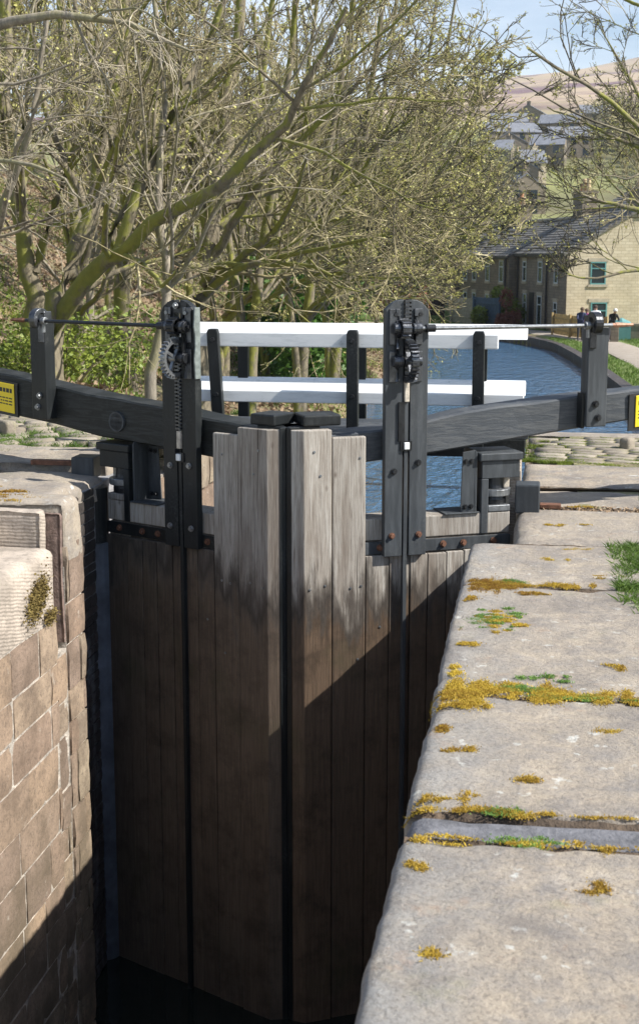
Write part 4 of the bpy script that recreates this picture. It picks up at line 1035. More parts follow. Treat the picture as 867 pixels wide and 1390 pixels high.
class Tubes:
    def __init__(s): s.V = []; s.F = []; s.n = 0
    def add(s, P, Rd, k):
        V, F = tubes_np(P, Rd, k); s.V.append(V); s.F.append(F+s.n); s.n += len(V)
    def build(s, name, mat, parent, loc):
        if not s.V: return None
        return npobj(name, np.concatenate(s.V)-np.array(loc), np.concatenate(s.F), mat, parent)
def child_lines(P, Rd, m, seglen, n, ang, rfac, grav, wander, r, t0=.2, lscale=.5, bias=(0,0,0), minlen=.0):
    """m children on each parent polyline; returns polylines"""
    B, N_, _ = P.shape; idx = np.repeat(np.arange(B), m); t = r.uniform(t0, 1, B*m)
    q = t*(N_-1); i = np.minimum(q.astype(int), N_-2); f = (q-i)[:, None]
    pos = P[idx, i]*(1-f)+P[idx, i+1]*f; rad = Rd[idx, i]*(1-f[:, 0])+Rd[idx, i+1]*f[:, 0]
    tan = P[idx, i+1]-P[idx, i]; tan /= np.linalg.norm(tan, axis=1)[:, None]+1e-9
    Lp = np.linalg.norm(np.diff(P, axis=1), axis=2).sum(1)[idx]
    v = r.normal(size=(B*m, 3)); v -= (v*tan).sum(1)[:, None]*tan; v /= np.linalg.norm(v, axis=1)[:, None]+1e-9
    a = R(ang)*r.uniform(.6, 1.35, B*m)
    d = tan*np.cos(a)[:, None]+v*np.sin(a)[:, None]+np.array(bias); d /= np.linalg.norm(d, axis=1)[:, None]
    L = Lp*lscale*(1.15-.65*t)*r.uniform(.6, 1.3, B*m); L = np.maximum(L, minlen)
    out = [pos]; st = (L/(n-1))[:, None]; cur = pos
    for s_ in range(n-1):
        d = d+r.normal(size=d.shape)*wander+np.array([0, 0, grav]); d /= np.linalg.norm(d, axis=1)[:, None]; cur = cur+d*st; out.append(cur)
    Pc = np.stack(out, 1); r0 = np.minimum(rad*rfac, rad*.9); tp = np.linspace(1, .3, n)[None, :]
    return Pc, r0[:, None]*tp
def bare_tree(label, stems, seed, group, bark='bark', twig='twig', counts=(9, 7, 6, 4), buds=0, bud_size=.03, droop=.0, name='bare_tree', minr=.0035, bias=(.1,0,.05), bud_mat='bud', zmax=None, l1=.55, l2=.5):
    """stems: list of (list of points, r0, r1). grown to four orders of twigs"""
    r = np.random.default_rng(seed); base = np.array(stems[0][0][0], float); base[2] -= 0
    g = thing(name, label, 'tree', tuple(base), group)
    T0 = Tubes(); L1P = []; L1R = []
    for pts, r0, r1 in stems:
        pts = np.array(pts, float); m = 14
        tt = np.linspace(0, len(pts)-1, m); 
        Q = np.zeros((m, 3))
        for j, q in enumerate(tt):
            i = min(int(q), len(pts)-2); f = q-i; P0 = pts[max(i-1, 0)]; P1 = pts[i]; P2 = pts[i+1]; P3 = pts[min(i+2, len(pts)-1)]
            Q[j] = .5*((2*P1)+(P2-P0)*f+(2*P0-5*P1+4*P2-P3)*f*f+(3*P1-P0-3*P2+P3)*f**3)
        Q[1:-1] += r.normal(size=(m-2, 3))*r0*.22
        rd = r0+(r1-r0)*np.linspace(0, 1, m)**.8; 
        if pts[0][2] <= base[2]+.05: rd[0] *= 1.35
        T0.add(Q[None], rd[None], 10); L1P.append(Q[None]); L1R.append(rd[None])
    P0 = np.concatenate(L1P); R0 = np.concatenate(L1R)
    P1, R1 = child_lines(P0, R0, counts[0], 0, 9, 48, .45, .02-droop*.3, .14, r, .22, l1, bias)
    T0.add(P1, R1, 6)
    T0.build('trunk', M[bark], g, base)
    T1 = Tubes()
    def clip(P, Rr):
        if zmax is None: return P, Rr
        k = P[:, 0, 2] < zmax; return P[k], Rr[k]
    P1b = np.concatenate([P1]); R1b = R1
    P2, R2 = child_lines(P1b, R1b, counts[1], 0, 7, 42, .5, .03-droop*.5, .16, r, .15, l2, bias); P2, R2 = clip(P2, R2); R2 = np.maximum(R2, minr*1.5)
    T1.add(P2, R2, 4)
    P3, R3 = child_lines(P2, R2, counts[2], 0, 6, 38, .55, .03-droop, .17, r, .1, .5, bias); P3, R3 = clip(P3, R3); R3 = np.maximum(R3, minr)
    T1.add(P3, R3, 3)
    P4, R4 = child_lines(P3, R3, counts[3], 0, 5, 33, .6, .03-droop, .13, r, .1, .62, bias, .12); R4 = np.maximum(R4*.8, minr*.7)
    T1.add(P4, R4, 3)
    T1.build('twigs', M[twig], g, base)
    if buds:
        pool = np.concatenate([P4[:, 2:].reshape(-1, 3), P3[:, 4:].reshape(-1, 3)]); pts = pool[r.integers(0, len(pool), buds)]+r.normal(size=(buds, 3))*.02
        leaves('buds', pts-0, bud_size, M[bud_mat], g, seed=seed, loc=tuple(base))
    return g
# camera numbers, used only to read off where the photographed trunks stand
F_ = 1805.; PHI = math.atan(297/F_); PIT = math.atan(305/F_); H_ = 1.65
_fw = np.array([-math.sin(PHI)*math.cos(PIT), math.cos(PHI)*math.cos(PIT), -math.sin(PIT)]); _rt = np.array([math.cos(PHI), math.sin(PHI), 0]); _up = np.cross(_rt, _fw)
def at(x, y, Y):
    d = _fw+_rt*(x-433.5)/F_-_up*(y-650)/F_; return tuple(np.array([0, 0, H_])+d*(Y/d[1]))
def foot(x, Y, dz=-.15):
    p = at(x, 400, Y); return (p[0], p[1], float(ground_h(p[0], p[1]))+dz)
GT = 'bare trees crowding the left bank'
# 1 big pair of leaning mossy trunks
bare_tree('big mossy tree whose long limb leans right from behind the left spindle post', [
    ([foot(66, 16), at(80, 440, 16), at(118, 372, 15.8), at(170, 345, 15.5), at(232, 292, 15), at(300, 250, 14.6), at(372, 185, 14.3), at(428, 100, 14), at(470, 10, 13.8)], .145, .025),
    ([foot(62, 16.1), at(78, 400, 16.1), at(112, 330, 16.3), at(130, 230, 16.5), at(162, 120, 16.8), at(172, 0, 17), at(180, -160, 17.2)], .15, .05),
    ([at(162, 345, 15.6), at(178, 290, 15.6), at(205, 220, 15.7), at(250, 130, 15.7), at(300, 20, 15.8), at(330, -100, 15.8)], .085, .03),
    ([at(118, 290, 16.4), at(90, 220, 16.3), at(60, 140, 16.2), at(40, 20, 16.1)], .06, .02)],
    101, GT, counts=(8, 6, 5, 2), twig='twig', buds=900, bud_size=.02, minr=.004, zmax=7.5)
# 2 forked dark tree behind left stand
bare_tree('forked mossy tree directly behind the left paddle stand with a low limb going right', [
    ([foot(262, 21), at(268, 430, 21), at(280, 372, 21), at(284, 300, 21), at(297, 210, 21.2), at(316, 90, 21.4), at(330, -40, 21.6)], .22, .07),
    ([at(276, 385, 21), at(298, 362, 20.6), at(340, 360, 20), at(390, 345, 19.4), at(440, 338, 18.8), at(520, 320, 18), at(590, 290, 17.2)], .075, .012),
    ([at(280, 365, 21), at(310, 320, 20.8), at(350, 250, 20.4), at(410, 190, 20), at(480, 120, 19.6), at(560, 40, 19)], .09, .02),
    ([at(282, 320, 21), at(262, 240, 21.2), at(240, 130, 21.4), at(232, 10, 21.6)], .08, .03)],
    102, GT, counts=(9, 7, 5, 2), twig='twig', buds=1600, bud_size=.024, minr=.005, zmax=8.5)
# 3 straight trunk
bare_tree('straight stout trunk standing between the leaning tree and the left stand', [
    ([foot(170, 22), at(168, 400, 22), at(172, 320, 22), at(166, 200, 22.2), at(176, 60, 22.4), at(180, -100, 22.5)], .17, .08),
    ([at(170, 330, 22), at(196, 250, 21.8), at(228, 140, 21.6), at(250, 20, 21.5)], .07, .03)],
    103, GT, counts=(7, 6, 5, 2), minr=.005, buds=1500, zmax=9)
# 4 pale thin forked trunk behind the beam
bare_tree('thin pale trunk with a yellow mossed fork rising behind the left beam', [
    ([foot(197, 15.5), at(204, 520, 15.5), at(214, 470, 15.5), at(228, 400, 15.5), at(222, 340, 15.5), at(212, 250, 15.6), at(222, 130, 15.8), at(210, 0, 16)], .085, .03),
    ([at(220, 395, 15.5), at(245, 372, 15.4), at(270, 330, 15.2), at(310, 250, 15), at(340, 180, 14.8)], .045, .012)],
    104, GT, counts=(7, 5, 4, 3), bark='bark2', twig='twigpale', buds=800, zmax=6.5)
for i, (x0, x1, Y, rr_, lab) in enumerate((
    (103, 92, 19, .13, 'stubby trunk with a sawn stem close to the left spindle post'), (118, 126, 25, .10, 'slim grey trunk just right of the stubby one'),
    (40, 14, 18, .17, 'mossy trunk at the left edge above the yellow plate'), (-30, -60, 15, .14, 'half hidden trunk beyond the left edge with drooping twigs'),
    (142, 160, 30, .09, 'slender trunk far back among the leaning limbs'))):
    bare_tree(lab, [([foot(x0, Y), at(x0+4, 430, Y), at((x0+x1)/2+6, 300, Y), at(x1, 150, Y+.2), at(x1-10, -60, Y+.4)], rr_, rr_*.4),
        ([at(x0+5, 380, Y), at(x0+30, 290, Y-.2), at(x0+75, 160, Y-.5), at(x0+95, 20, Y-.6)], rr_*.5, .02)],
        110+i, GT, counts=(6, 5, 5, 2), minr=.0045, bark=('bark', 'bark2')[i % 2], twig=('twig', 'twigpale')[i % 2], buds=900, zmax=8)
# drooping pale twigs tree overhanging from upper left
bare_tree('tree out on the left whose pale drooping twigs hang across the top left corner', [
    ([foot(-260, 13.2), at(-230, 300, 13.2), at(-160, 150, 13), at(-60, 60, 12.8), at(60, 20, 12.6), at(170, 30, 12.5), at(260, 70, 12.4)], .12, .012),
    ([at(-200, 220, 13.1), at(-110, 230, 12.8), at(-30, 215, 12.6), at(60, 230, 12.4), at(110, 270, 12.3)], .05, .008)],
    121, GT, counts=(7, 4, 4, 2), twig='twigpale', bark='bark2', droop=.12, zmax=5.5, l1=.3)
# middle group of multi-stem trees, crowns leaning over the water
mid = [(335, 24, 'many stemmed tree seen between the first two rail posts'), (405, 29, 'curving trunk behind the mitre caps of the gates'), (450, 36, 'dark many stemmed tree left of the ivy with boughs over the water'), (360, 40, 'slim upright tree far behind the second rail post'), (470, 47, 'leaning tree beyond the ivy whose boughs reach toward the houses'), (300, 34, 'grey tree standing back behind the forked mossy one'), (520, 58, 'pale budding tree over the canal bend'), (420, 56, 'tall tree deep in the wood behind the curving trunk'), (545, 70, 'last budding tree before the grass at the bend')]
for i, (x, Y, lab) in enumerate(mid):
    q_ = min(1, (640-x)/200.); rr_ = .13+.02*(i % 3); b = foot(x, Y); px = Y/1805.
    st = [([b, at(x+8, 460-i, Y), at(x+22, 350, Y), at(x+40, 210, Y-.3), at(x+66, 40, Y-.6), at(x+80, -90, Y-1)], rr_, rr_*.3),
          ([b, at(x-6, 455, Y), at(x-24, 340, Y+.3), at(x-40, 180, Y+.6), at(x-60, 10, Y+.9)], rr_*.8, rr_*.25),
          ([at(x+6, 440, Y), at(x+50*q_, 385, Y-.8), at(x+105*q_, 300, Y-1.6), at(x+170*q_, 215, Y-2.4), at(x+215*q_, 110, Y-3)], rr_*.6, .02),
          ([at(x+4, 430, Y), at(x+40*q_, 400, Y-1), at(x+100*q_, 370, Y-2), at(x+165*q_, 340, Y-3), at(x+225*q_, 290, Y-3.9)], rr_*.45, .014)]
    bare_tree(lab, st, 130+i, GT, counts=(8, 6, 5, 2), buds=6500, bud_size=.0012*Y, minr=.00024*Y, zmax=1.65+.21*Y, l1=.5 if x < 440 else .36, l2=.5 if x < 440 else .42, bark='bark', twig=('twig', 'twigdark', 'twig')[i % 3])
# right-hand bare tree reaching in from outside the frame
bare_tree('dark bare tree reaching in from the right edge above the towpath', [
    ([foot(985, 26), at(960, 380, 26), at(930, 200, 26), at(900, 60, 26), at(880, -80, 26)], .22, .07),
    ([at(950, 300, 26), at(895, 285, 25.8), at(840, 280, 25.6), at(790, 262, 25.5), at(745, 232, 25.4)], .08, .012),
    ([at(945, 270, 26), at(900, 215, 26), at(840, 190, 26), at(790, 165, 26), at(742, 145, 26)], .075, .010),
    ([at(955, 350, 26), at(900, 365, 25.6), at(850, 368, 25.3), at(800, 378, 25), at(770, 372, 24.8)], .06, .008),
    ([at(935, 220, 26), at(880, 150, 26.2), at(845, 90, 26.4), at(815, 40, 26.5)], .06, .01)],
    151, 'bare trees on the towpath side', counts=(7, 5, 4, 2), twig='twigdark', bark='bark', buds=1600, bud_size=.03, minr=.0055, bias=(-.10, 0, .0), zmax=8, l1=.48, l2=.66)
bare_tree('second bare tree behind it on the right edge, nearer the stone house', [
    ([foot(950, 44), at(930, 350, 44), at(915, 200, 44), at(900, 60, 44)], .2, .06),
    ([at(925, 330, 44), at(880, 300, 43.6), at(835, 255, 43.4), at(800, 210, 43.2)], .08, .014),
    ([at(920, 280, 44), at(880, 240, 44), at(850, 180, 44), at(830, 120, 44)], .08, .014)],
    152, 'bare trees on the towpath side', counts=(6, 5, 4, 3), l1=.5, l2=.62, twig='twig', buds=1500, bud_size=.05, minr=.009, bias=(-.06, 0, .0), zmax=11)

# ------------------------------------------------------------------ backdrop wood on the left hillside: tree copies
protos = []
for i in range(3):
    r = np.random.default_rng(200+i); pts = [(0, 0, -.5)]
    st = [([(0, 0, -.5), (.1, 0, 2.5), (-.1+.2*i, .1, 5.5), (.2, 0, 9.5)], .17, .05), ([(0, 0, 1.6), (.9, .3, 4), (1.6, .5, 7.6)], .09, .03), ([(0, 0, 1.2), (-.9, -.4, 3.6), (-1.5, 0, 7)], .09, .03)]
    t = bare_tree('x', st, 210+i, 'distant bare trees up the left hillside', counts=(6, 5, 5, 3), buds=2500, bud_size=.08, minr=.013, bias=(0, 0, .06), twig=('twig', 'twigpale', 'twigdark')[i])
    protos.append(t)
r = np.random.default_rng(9); placed = []
spots = []
for i in range(400):
    x = r.uniform(-42, -9); y = r.uniform(30, 100)
    if any((x-a)**2+(y-b)**2 < 7 for a, b in spots): continue
    if canal_d(x, y)[0] < 4 or x/y < -.52 or x/y > -.07: continue
    spots.append((x, y))
    if len(spots) >= 34: break
spots.sort(key=lambda s: s[1])
for i, (x, y) in enumerate(spots):
    t = protos[i % 3] if i < 3 else copy_tree(protos[i % 3])
    t.location = (x, y, float(ground_h(x, y))); t.rotation_euler = (0, 0, r.uniform(0, 6.28)); s_ = r.uniform(.8, 1.15); t.scale = (s_, s_, s_)
    t['label'] = 'distant bare budding tree in the crowd up the left hillside'; t['group'] = 'distant bare trees up the left hillside'

# far valley side: small rounded budding trees
def far_tree(seed, mat, trunk):
    g = thing('hillside_tree', 'small hazy tree on the far hillside', 'tree', (0, 0, 0), 'trees on the far hillside'); r = np.random.default_rng(seed)
    n = 2600; lum = r.normal(size=(9, 3))*np.array([1.6, 1.6, 1.3])+np.array([0, 0, 5]); v = r.normal(size=(n, 3)); v /= np.linalg.norm(v, axis=1)[:, None]
    pts = lum[r.integers(0, 9, n)]+v*(r.uniform(.2, 1, n)**.5)[:, None]*1.7
    leaves('crown', pts, .20, mat, g, seed=seed)
    m = MB(); m.tube([(0, 0, -.5), (.1, 0, 2), (0, .1, 4.5)], [.28, .2, .1], 6)
    for q in range(7): e = lum[q]; m.tube([(0, 0, 2.4), (e[0]*.5, e[1]*.5, 3.6), tuple(e)], [.12, .08, .03], 4)
    obj('trunk', m, trunk, g); return g
fprot = [far_tree(301, m_leaf('far_twigs', (.15,.125,.085), (.27,.235,.165), .9, .1), M['twigdark']), far_tree(302, m_leaf('far_buds', (.16,.165,.07), (.30,.29,.14), .9, .1), M['twigdark']),
         far_tree(303, m_leaf('far_dark', (.09,.085,.05), (.19,.17,.11), .9, .1), M['twigdark'])]
fs_ = []
r = np.random.default_rng(12)
for i in range(5000):
    y = r.uniform(98, 312); x = y*r.uniform(-.16, .16)
    if r.random() > .5+.6*math.sin(x*.05+y*.02): continue
    if any((x-a)**2+(y-b)**2 < (22 if y < 200 else 40) for a, b in fs_): continue
    if y < 190 and -.06 < x/y < .10: continue
    if 100 < y < 345 and -.035 < x/y < .07 and r.random() < (.95 if y > 140 else .85): continue
    fs_.append((x, y))
    if len(fs_) >= 190: break
kinds = ['hazy bare brown tree', 'hazy yellow green budding tree', 'hazy dark evergreen-looking tree']
for i, (x, y) in enumerate(fs_):
    t = fprot[i] if i < 3 else copy_tree(fprot[i % 3 if i % 7 else 1])
    kk = i % 3 if (i < 3 or i % 7) else 1
    t.location = (x, y, float(ground_h(x, y))); t.rotation_euler = (0, 0, r.uniform(0, 6.28)); s_ = r.uniform(.7, 1.35); t.scale = (s_, s_, s_*r.uniform(.9, 1.2))
    t['label'] = kinds[kk]+' on the far valley side'; t['group'] = kinds[kk]+'s on the far valley side'

# ------------------------------------------------------------------ buildings
def m_wallstone(name, c1, c2, scale=1.0):
    k = N(name); tc = k.n('ShaderNodeUVMap') if False else None
    # courses follow the wall: x = distance along the wall, y = height (both stored as object coords on the flat wall)
    v = k.co((1, 1, 1)); s = k.sep(v); cb = k.n('ShaderNodeCombineXYZ'); k.l(k.math('ADD', s[0], s[1]), cb.inputs[0]); k.l(s[2], cb.inputs[1])
    b = k.n('ShaderNodeTexBrick'); k.l(cb.outputs[0], b.inputs[0]); b.inputs['Scale'].default_value = scale; b.inputs['Brick Width'].default_value = .42; b.inputs['Row Height'].default_value = .16
    b.inputs['Mortar Size'].default_value = .012; b.inputs['Color1'].default_value = (*c1, 1); b.inputs['Color2'].default_value = (*c2, 1); b.inputs['Mortar'].default_value = (c1[0]*.8, c1[1]*.78, c1[2]*.75, 1)
    n_ = k.noise(k.geo(), 1.2, 6, .7)
    k.base(k.mix(k.ramp(n_, [(.45, 0), (.75, .5)]), b.outputs['Color'], tuple(x*.5 for x in c1))); k.rough(.9); k.bump(b.outputs['Fac'], -.5, .02)
    return k.m
M['gable'] = m_wallstone('gable_stone', (.56,.475,.33), (.66,.575,.42)); M['darkwall'] = m_wallstone('dark_stone', (.20,.17,.13), (.27,.225,.17))
k = N('stone_slates'); v = k.co(); s = k.sep(v); cb = k.n('ShaderNodeCombineXYZ'); k.l(s[1], cb.inputs[0]); k.l(s[2], cb.inputs[1])
b = k.n('ShaderNodeTexBrick'); k.l(cb.outputs[0], b.inputs[0]); b.inputs['Scale'].default_value = 1; b.inputs['Brick Width'].default_value = .5; b.inputs['Row Height'].default_value = .13; b.inputs['Mortar Size'].default_value = .014
b.inputs['Color1'].default_value = (.11,.10,.09,1); b.inputs['Color2'].default_value = (.19,.175,.16,1); b.inputs['Mortar'].default_value = (.03,.028,.025,1)
k.base(k.mix(k.ramp(k.noise(k.geo(), 2.5, 6, .7), [(.45, 0), (.7, .7)]), b.outputs['Color'], (.32,.31,.27))); k.rough(.85); k.bump(b.outputs['Fac'], -.8, .04); M['slates'] = k.m
M['blueslate'] = m_plain('blue_slate', (.17,.18,.205), .85, 0, .25, 1.5, 0)
k = N('window_glass'); k.base((.03,.04,.05)); k.rough(.08); M['glass'] = k.m
M['teal'] = m_plain('teal_frame', (.12,.30,.30), .5, 0, .1, 5, 0); M['frame'] = m_plain('pale_frame', (.55,.60,.62), .5, 0, .1, 5, 0)
M['lintel'] = m_plain('lintel_stone', (.42,.37,.28), .85, 0, .2, 5, .3)
M['pot'] = m_plain('chimney_pot', (.50,.25,.13), .8, 0, .25, 5, .2); M['potbuff'] = m_plain('chimney_pot_buff', (.55,.42,.25), .8, 0, .25, 5, .2)
M['pipe'] = m_plain('drainpipe', (.02,.02,.022), .5, 0, .1, 5, 0)

class Fr:
    """local frame: a along front wall, b into the house, z up"""
    def __init__(s, ox, oy, oz, dx, dy): s.o = Vector((ox, oy, oz)); s.a = Vector((dx, dy, 0)).normalized(); s.b = Vector((s.a.y, -s.a.x, 0)); s.ang = math.atan2(s.a.y, s.a.x)
    def __call__(s, a, b, z): return s.o+s.a*a+s.b*b+Vector((0, 0, z))
def local_obj(name, m_local, mat, parent, fr, **kw):
    """geometry already in the rotated root's own coordinates"""
    me = bpy.data.meshes.new(name); me.from_pydata([tuple(v) for v in m_local.v], [], m_local.f)
    at_ = me.attributes.new('shade', 'FLOAT', 'POINT'); at_.data.foreach_set('value', m_local.c)
    finish(me); me.materials.append(mat); o = bpy.data.objects.new(name, me); COL.objects.link(o); o.parent = parent
    if kw.get('bevel'): q = o.modifiers.new('b', 'BEVEL'); q.width = kw['bevel']; q.segments = 2
    return o
def house(label, ox, oy, oz, ang, W, D, He, Hr, wallmat, roofmat, wins=(), chim=(), group=None, name='stone_house', frame='frame', detail=True, cat='house', pipes=(), doors=()):
    """root at the near corner, local x = along gable/front (W), local y = depth (D), ridge along y at W/2"""
    g = thing(name, label, cat, (ox, oy, oz), group); g.rotation_euler = (0, 0, ang)
    m = MB(); m.prism([(0, -1), (W, -1), (W, He), (W/2, Hr), (0, He)], 0, D, lambda p, q, h: (p, h, q)); local_obj('wall', m, wallmat, g, None)
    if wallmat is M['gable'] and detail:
        m = MB(); m.box(-.004, -.0005, .0, D, -1, He); local_obj('side_wall', m, M['darkwall'], g, None)  # long side in a darker stone colour than the gable
    t = .14; e = .22; sl = (Hr-He)/(W/2)
    for sgn in (-1, 1):
        m = MB()
        x0 = -e if sgn < 0 else W+e
        z0 = He-e*sl
        pr = [(x0, z0+.02), (W/2, Hr+.02), (W/2, Hr+.02+t), (x0, z0+.02+t)]
        if detail:
            nst = 16; V = []; F = []
            pr = [(x0, z0+.02), (W/2, Hr+.02)]
            top = []
            for q in range(nst):
                f0, f1 = q/nst, (q+1)/nst
                xa, za = x0+(W/2-x0)*f0, z0+.02+(Hr-z0)*f0; xb, zb = x0+(W/2-x0)*f1, z0+.02+(Hr-z0)*f1
                top += [(xa, za+t+.03), (xb, zb+t-.01)]
            pr = [(x0, z0+.02), (W/2, Hr+.02)]+top[::-1]
        m.prism(pr, -.12, D+.12, lambda p, q, h: (p, h, q)); local_obj('roof', m, roofmat, g, None)
    if detail:
        m = MB(); m.tube([(W/2, -.1, Hr+t+.04), (W/2, D+.1, Hr+t+.04)], .11, 6); local_obj('ridge', m, M['lintel'], g, None)
        m = MB(); m.box(-.26, -.14, -.1, D+.1, He-.14, He-.03); local_obj('gutter', m, M['pipe'], g, None)
    for (face, c, z, w, h, fm) in wins:
        def TT(p, d, q):
            if face == 'f': return (p, -d, q)
            if face == 'l': return (-d, p, q)
            return (W+d, p, q)
        m = MB()
        if detail:
            m = MB(); m.box(c-w/2-.12, c+w/2+.12, -.01, .05, z+h/2, z+h/2+.2, TT); local_obj('lintel', m, M['lintel'], g, None)
            m = MB(); m.box(c-w/2-.12, c+w/2+.12, -.01, .07, z-h/2-.14, z-h/2, TT); local_obj('sill', m, M['lintel'], g, None)
        m = MB(); m.box(c-w/2, c+w/2, .005, .012, z-h/2, z+h/2, TT); wn = local_obj('window', m, M['glass'], g, None)
        if detail:
            m = MB(); fw_ = .07
            for a0, a1, b0, b1 in ((c-w/2, c-w/2+fw_, z-h/2, z+h/2), (c+w/2-fw_, c+w/2, z-h/2, z+h/2), (c-w/2+fw_, c+w/2-fw_, z+h/2-fw_, z+h/2), (c-w/2+fw_, c+w/2-fw_, z-h/2, z-h/2+fw_), (c-w/2+fw_, c+w/2-fw_, z+h*.18, z+h*.18+.06)): m.box(a0, a1, .013, .045, b0, b1, TT)
            local_obj('window_frame', m, M[fm], wn, None)
    for (face, c, w, h) in doors:
        def TT(p, d, q): return (p, -d, q) if face == 'f' else (-d, p, q)
        m = MB(); m.box(c-w/2, c+w/2, -.02, .04, 0.05, h, TT); local_obj('door', m, M['pipe'], g, None)
    for y_, zb_ in pipes:
        m = MB(); m.tube([(-.1, y_, 0), (-.1, y_, He-.1)], .06, 8); local_obj('drainpipe', m, M['pipe'], g, None)
    for (cx, cy, w, d, zt, pots) in chim:
        m = MB(); zb = He+(Hr-He)*(1-abs(cx-W/2)/(W/2))-.5
        m.box(cx-w/2, cx+w/2, cy-d/2, cy+d/2, zb, zt); m.box(cx-w/2-.07, cx+w/2+.07, cy-d/2-.07, cy+d/2+.07, zt+.001, zt+.13); ch = local_obj('chimney', m, M['darkwall'] if detail else wallmat, g, None)
        for q in range(pots):
            py = cy+(q-(pots-1)/2)*.42; m = MB(); hh = .75 if (q+int(cx)) % 2 else .5
            m.tube([(cx, py, zt+.13), (cx, py, zt+.13+hh*.9), (cx, py, zt+.13+hh*.9), (cx, py, zt+.13+hh)], [.14, .11, .15, .14], 10); local_obj('chimney_pot', m, M['pot'] if q % 2 else M['potbuff'], ch, None)
    return g
zg = -2.65
A1 = math.atan2(.27, .96)
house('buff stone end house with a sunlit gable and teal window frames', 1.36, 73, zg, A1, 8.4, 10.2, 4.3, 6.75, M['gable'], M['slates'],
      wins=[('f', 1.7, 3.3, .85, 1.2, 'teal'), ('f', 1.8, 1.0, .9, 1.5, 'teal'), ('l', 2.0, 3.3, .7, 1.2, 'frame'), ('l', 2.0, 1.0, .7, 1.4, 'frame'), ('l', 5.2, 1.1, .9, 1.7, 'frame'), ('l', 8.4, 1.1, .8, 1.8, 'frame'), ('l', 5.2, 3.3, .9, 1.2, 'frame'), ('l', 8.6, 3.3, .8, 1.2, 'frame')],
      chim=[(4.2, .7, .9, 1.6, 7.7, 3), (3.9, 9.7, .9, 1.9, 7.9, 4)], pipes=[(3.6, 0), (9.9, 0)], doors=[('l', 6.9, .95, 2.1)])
c_, s_ = math.cos(A1), math.sin(A1)
def along(d): return (1.36-s_*d, 73+c_*d)
x2, y2 = along(10.4)
house('dark stepped-down terrace house left of the end house, in shade', x2-.5, y2, zg, A1+.05, 8, 11, 4.15, 6.3, M['darkwall'], M['slates'],
      wins=[('l', y, z, .9, 1.35, 'frame') for y in (1.5, 4.5, 7.6, 9.8) for z in (1.1, 3.25)], chim=[(4.0, 10.3, .9, 1.8, 7.5, 3)], pipes=[(.4, 0)], doors=[('l', 3.0, .95, 2.1)])
x3, y3 = along(22)
house('furthest dark terrace house glimpsed through the budding boughs', x3-1.4, y3, zg, A1+.12, 8, 12, 4.0, 6.1, M['darkwall'], M['slates'],
      wins=[('l', y, z, .9, 1.3, 'frame') for y in (1.6, 5, 8.6) for z in (1.1, 3.15)], chim=[(4.0, 6, .9, 1.6, 7.3, 3)])
house('stone house behind the end house showing only its chimney stack and roof', 6.2, 90, zg+2.2, A1+.1, 8, 10, 4.2, 6.6, M['darkwall'], M['slates'], wins=[('f', 2, 3, 1, 1.3, 'frame')], chim=[(4.0, .8, .9, 1.8, 7.8, 4)])
# village roofs on the valley side
vil = [(742, 190, 300, 11, 8, 'hip roofed grey house highest in the middle of the village'), (690, 188, 305, 12, 8, 'long pale slate house left of the hip roofed one'), (772, 208, 285, 16, 8, 'long low house with a bright slate roof under the hip roofed one'), (722, 232, 255, 11, 8, 'house with a wide grey gable in the middle of the village'), (690, 214, 270, 10, 7, 'small slate house on the left of the village'), (812, 196, 295, 12, 8, 'blue grey roofed house right of the village centre'), (758, 248, 235, 6, 5, 'small cream gabled house low in the village'), (700, 255, 225, 10, 8, 'dark blue roofed house low on the left'), (835, 215, 275, 12, 8, 'slate house half hidden by the right tree'), (672, 240, 250, 9, 7, 'slate roofed house furthest left behind the boughs'), (715, 272, 200, 8, 7, 'roof just above the end house chimneys'), (788, 232, 262, 9, 7, 'grey roofed house at the right of the village terrace'), (850, 180, 330, 10, 7, 'upper right house near the moor edge'), (716, 172, 340, 10, 7, 'uppermost small house below the moor')]
for i, (px, py, Y, W, D, lab) in enumerate(vil):
    p = at(px, py, Y); z = float(ground_h(p[0], Y))
    W *= .72; D *= .8
    house(lab, p[0]-W/2, Y, z-.6, (0.15, -.2, .3, -.1)[i % 4]+(math.pi/2 if i % 3 != 1 else 0), D if i % 3 != 1 else W, W if i % 3 != 1 else D, 4.6, 6.6, M['gable'] if i in (6,) else M['darkwall'], M['blueslate'],
          wins=[(f, q, zz, 1.1, 1.3, 'frame') for f in ('f', 'l') for q in (1.6, 4.0) for zz in (1.6, 3.7)], chim=[(4 if i % 3 != 1 else W/2, 1, .9, .9, 7.4, 1)], group='village houses on the far hillside', detail=False, name='village_house')
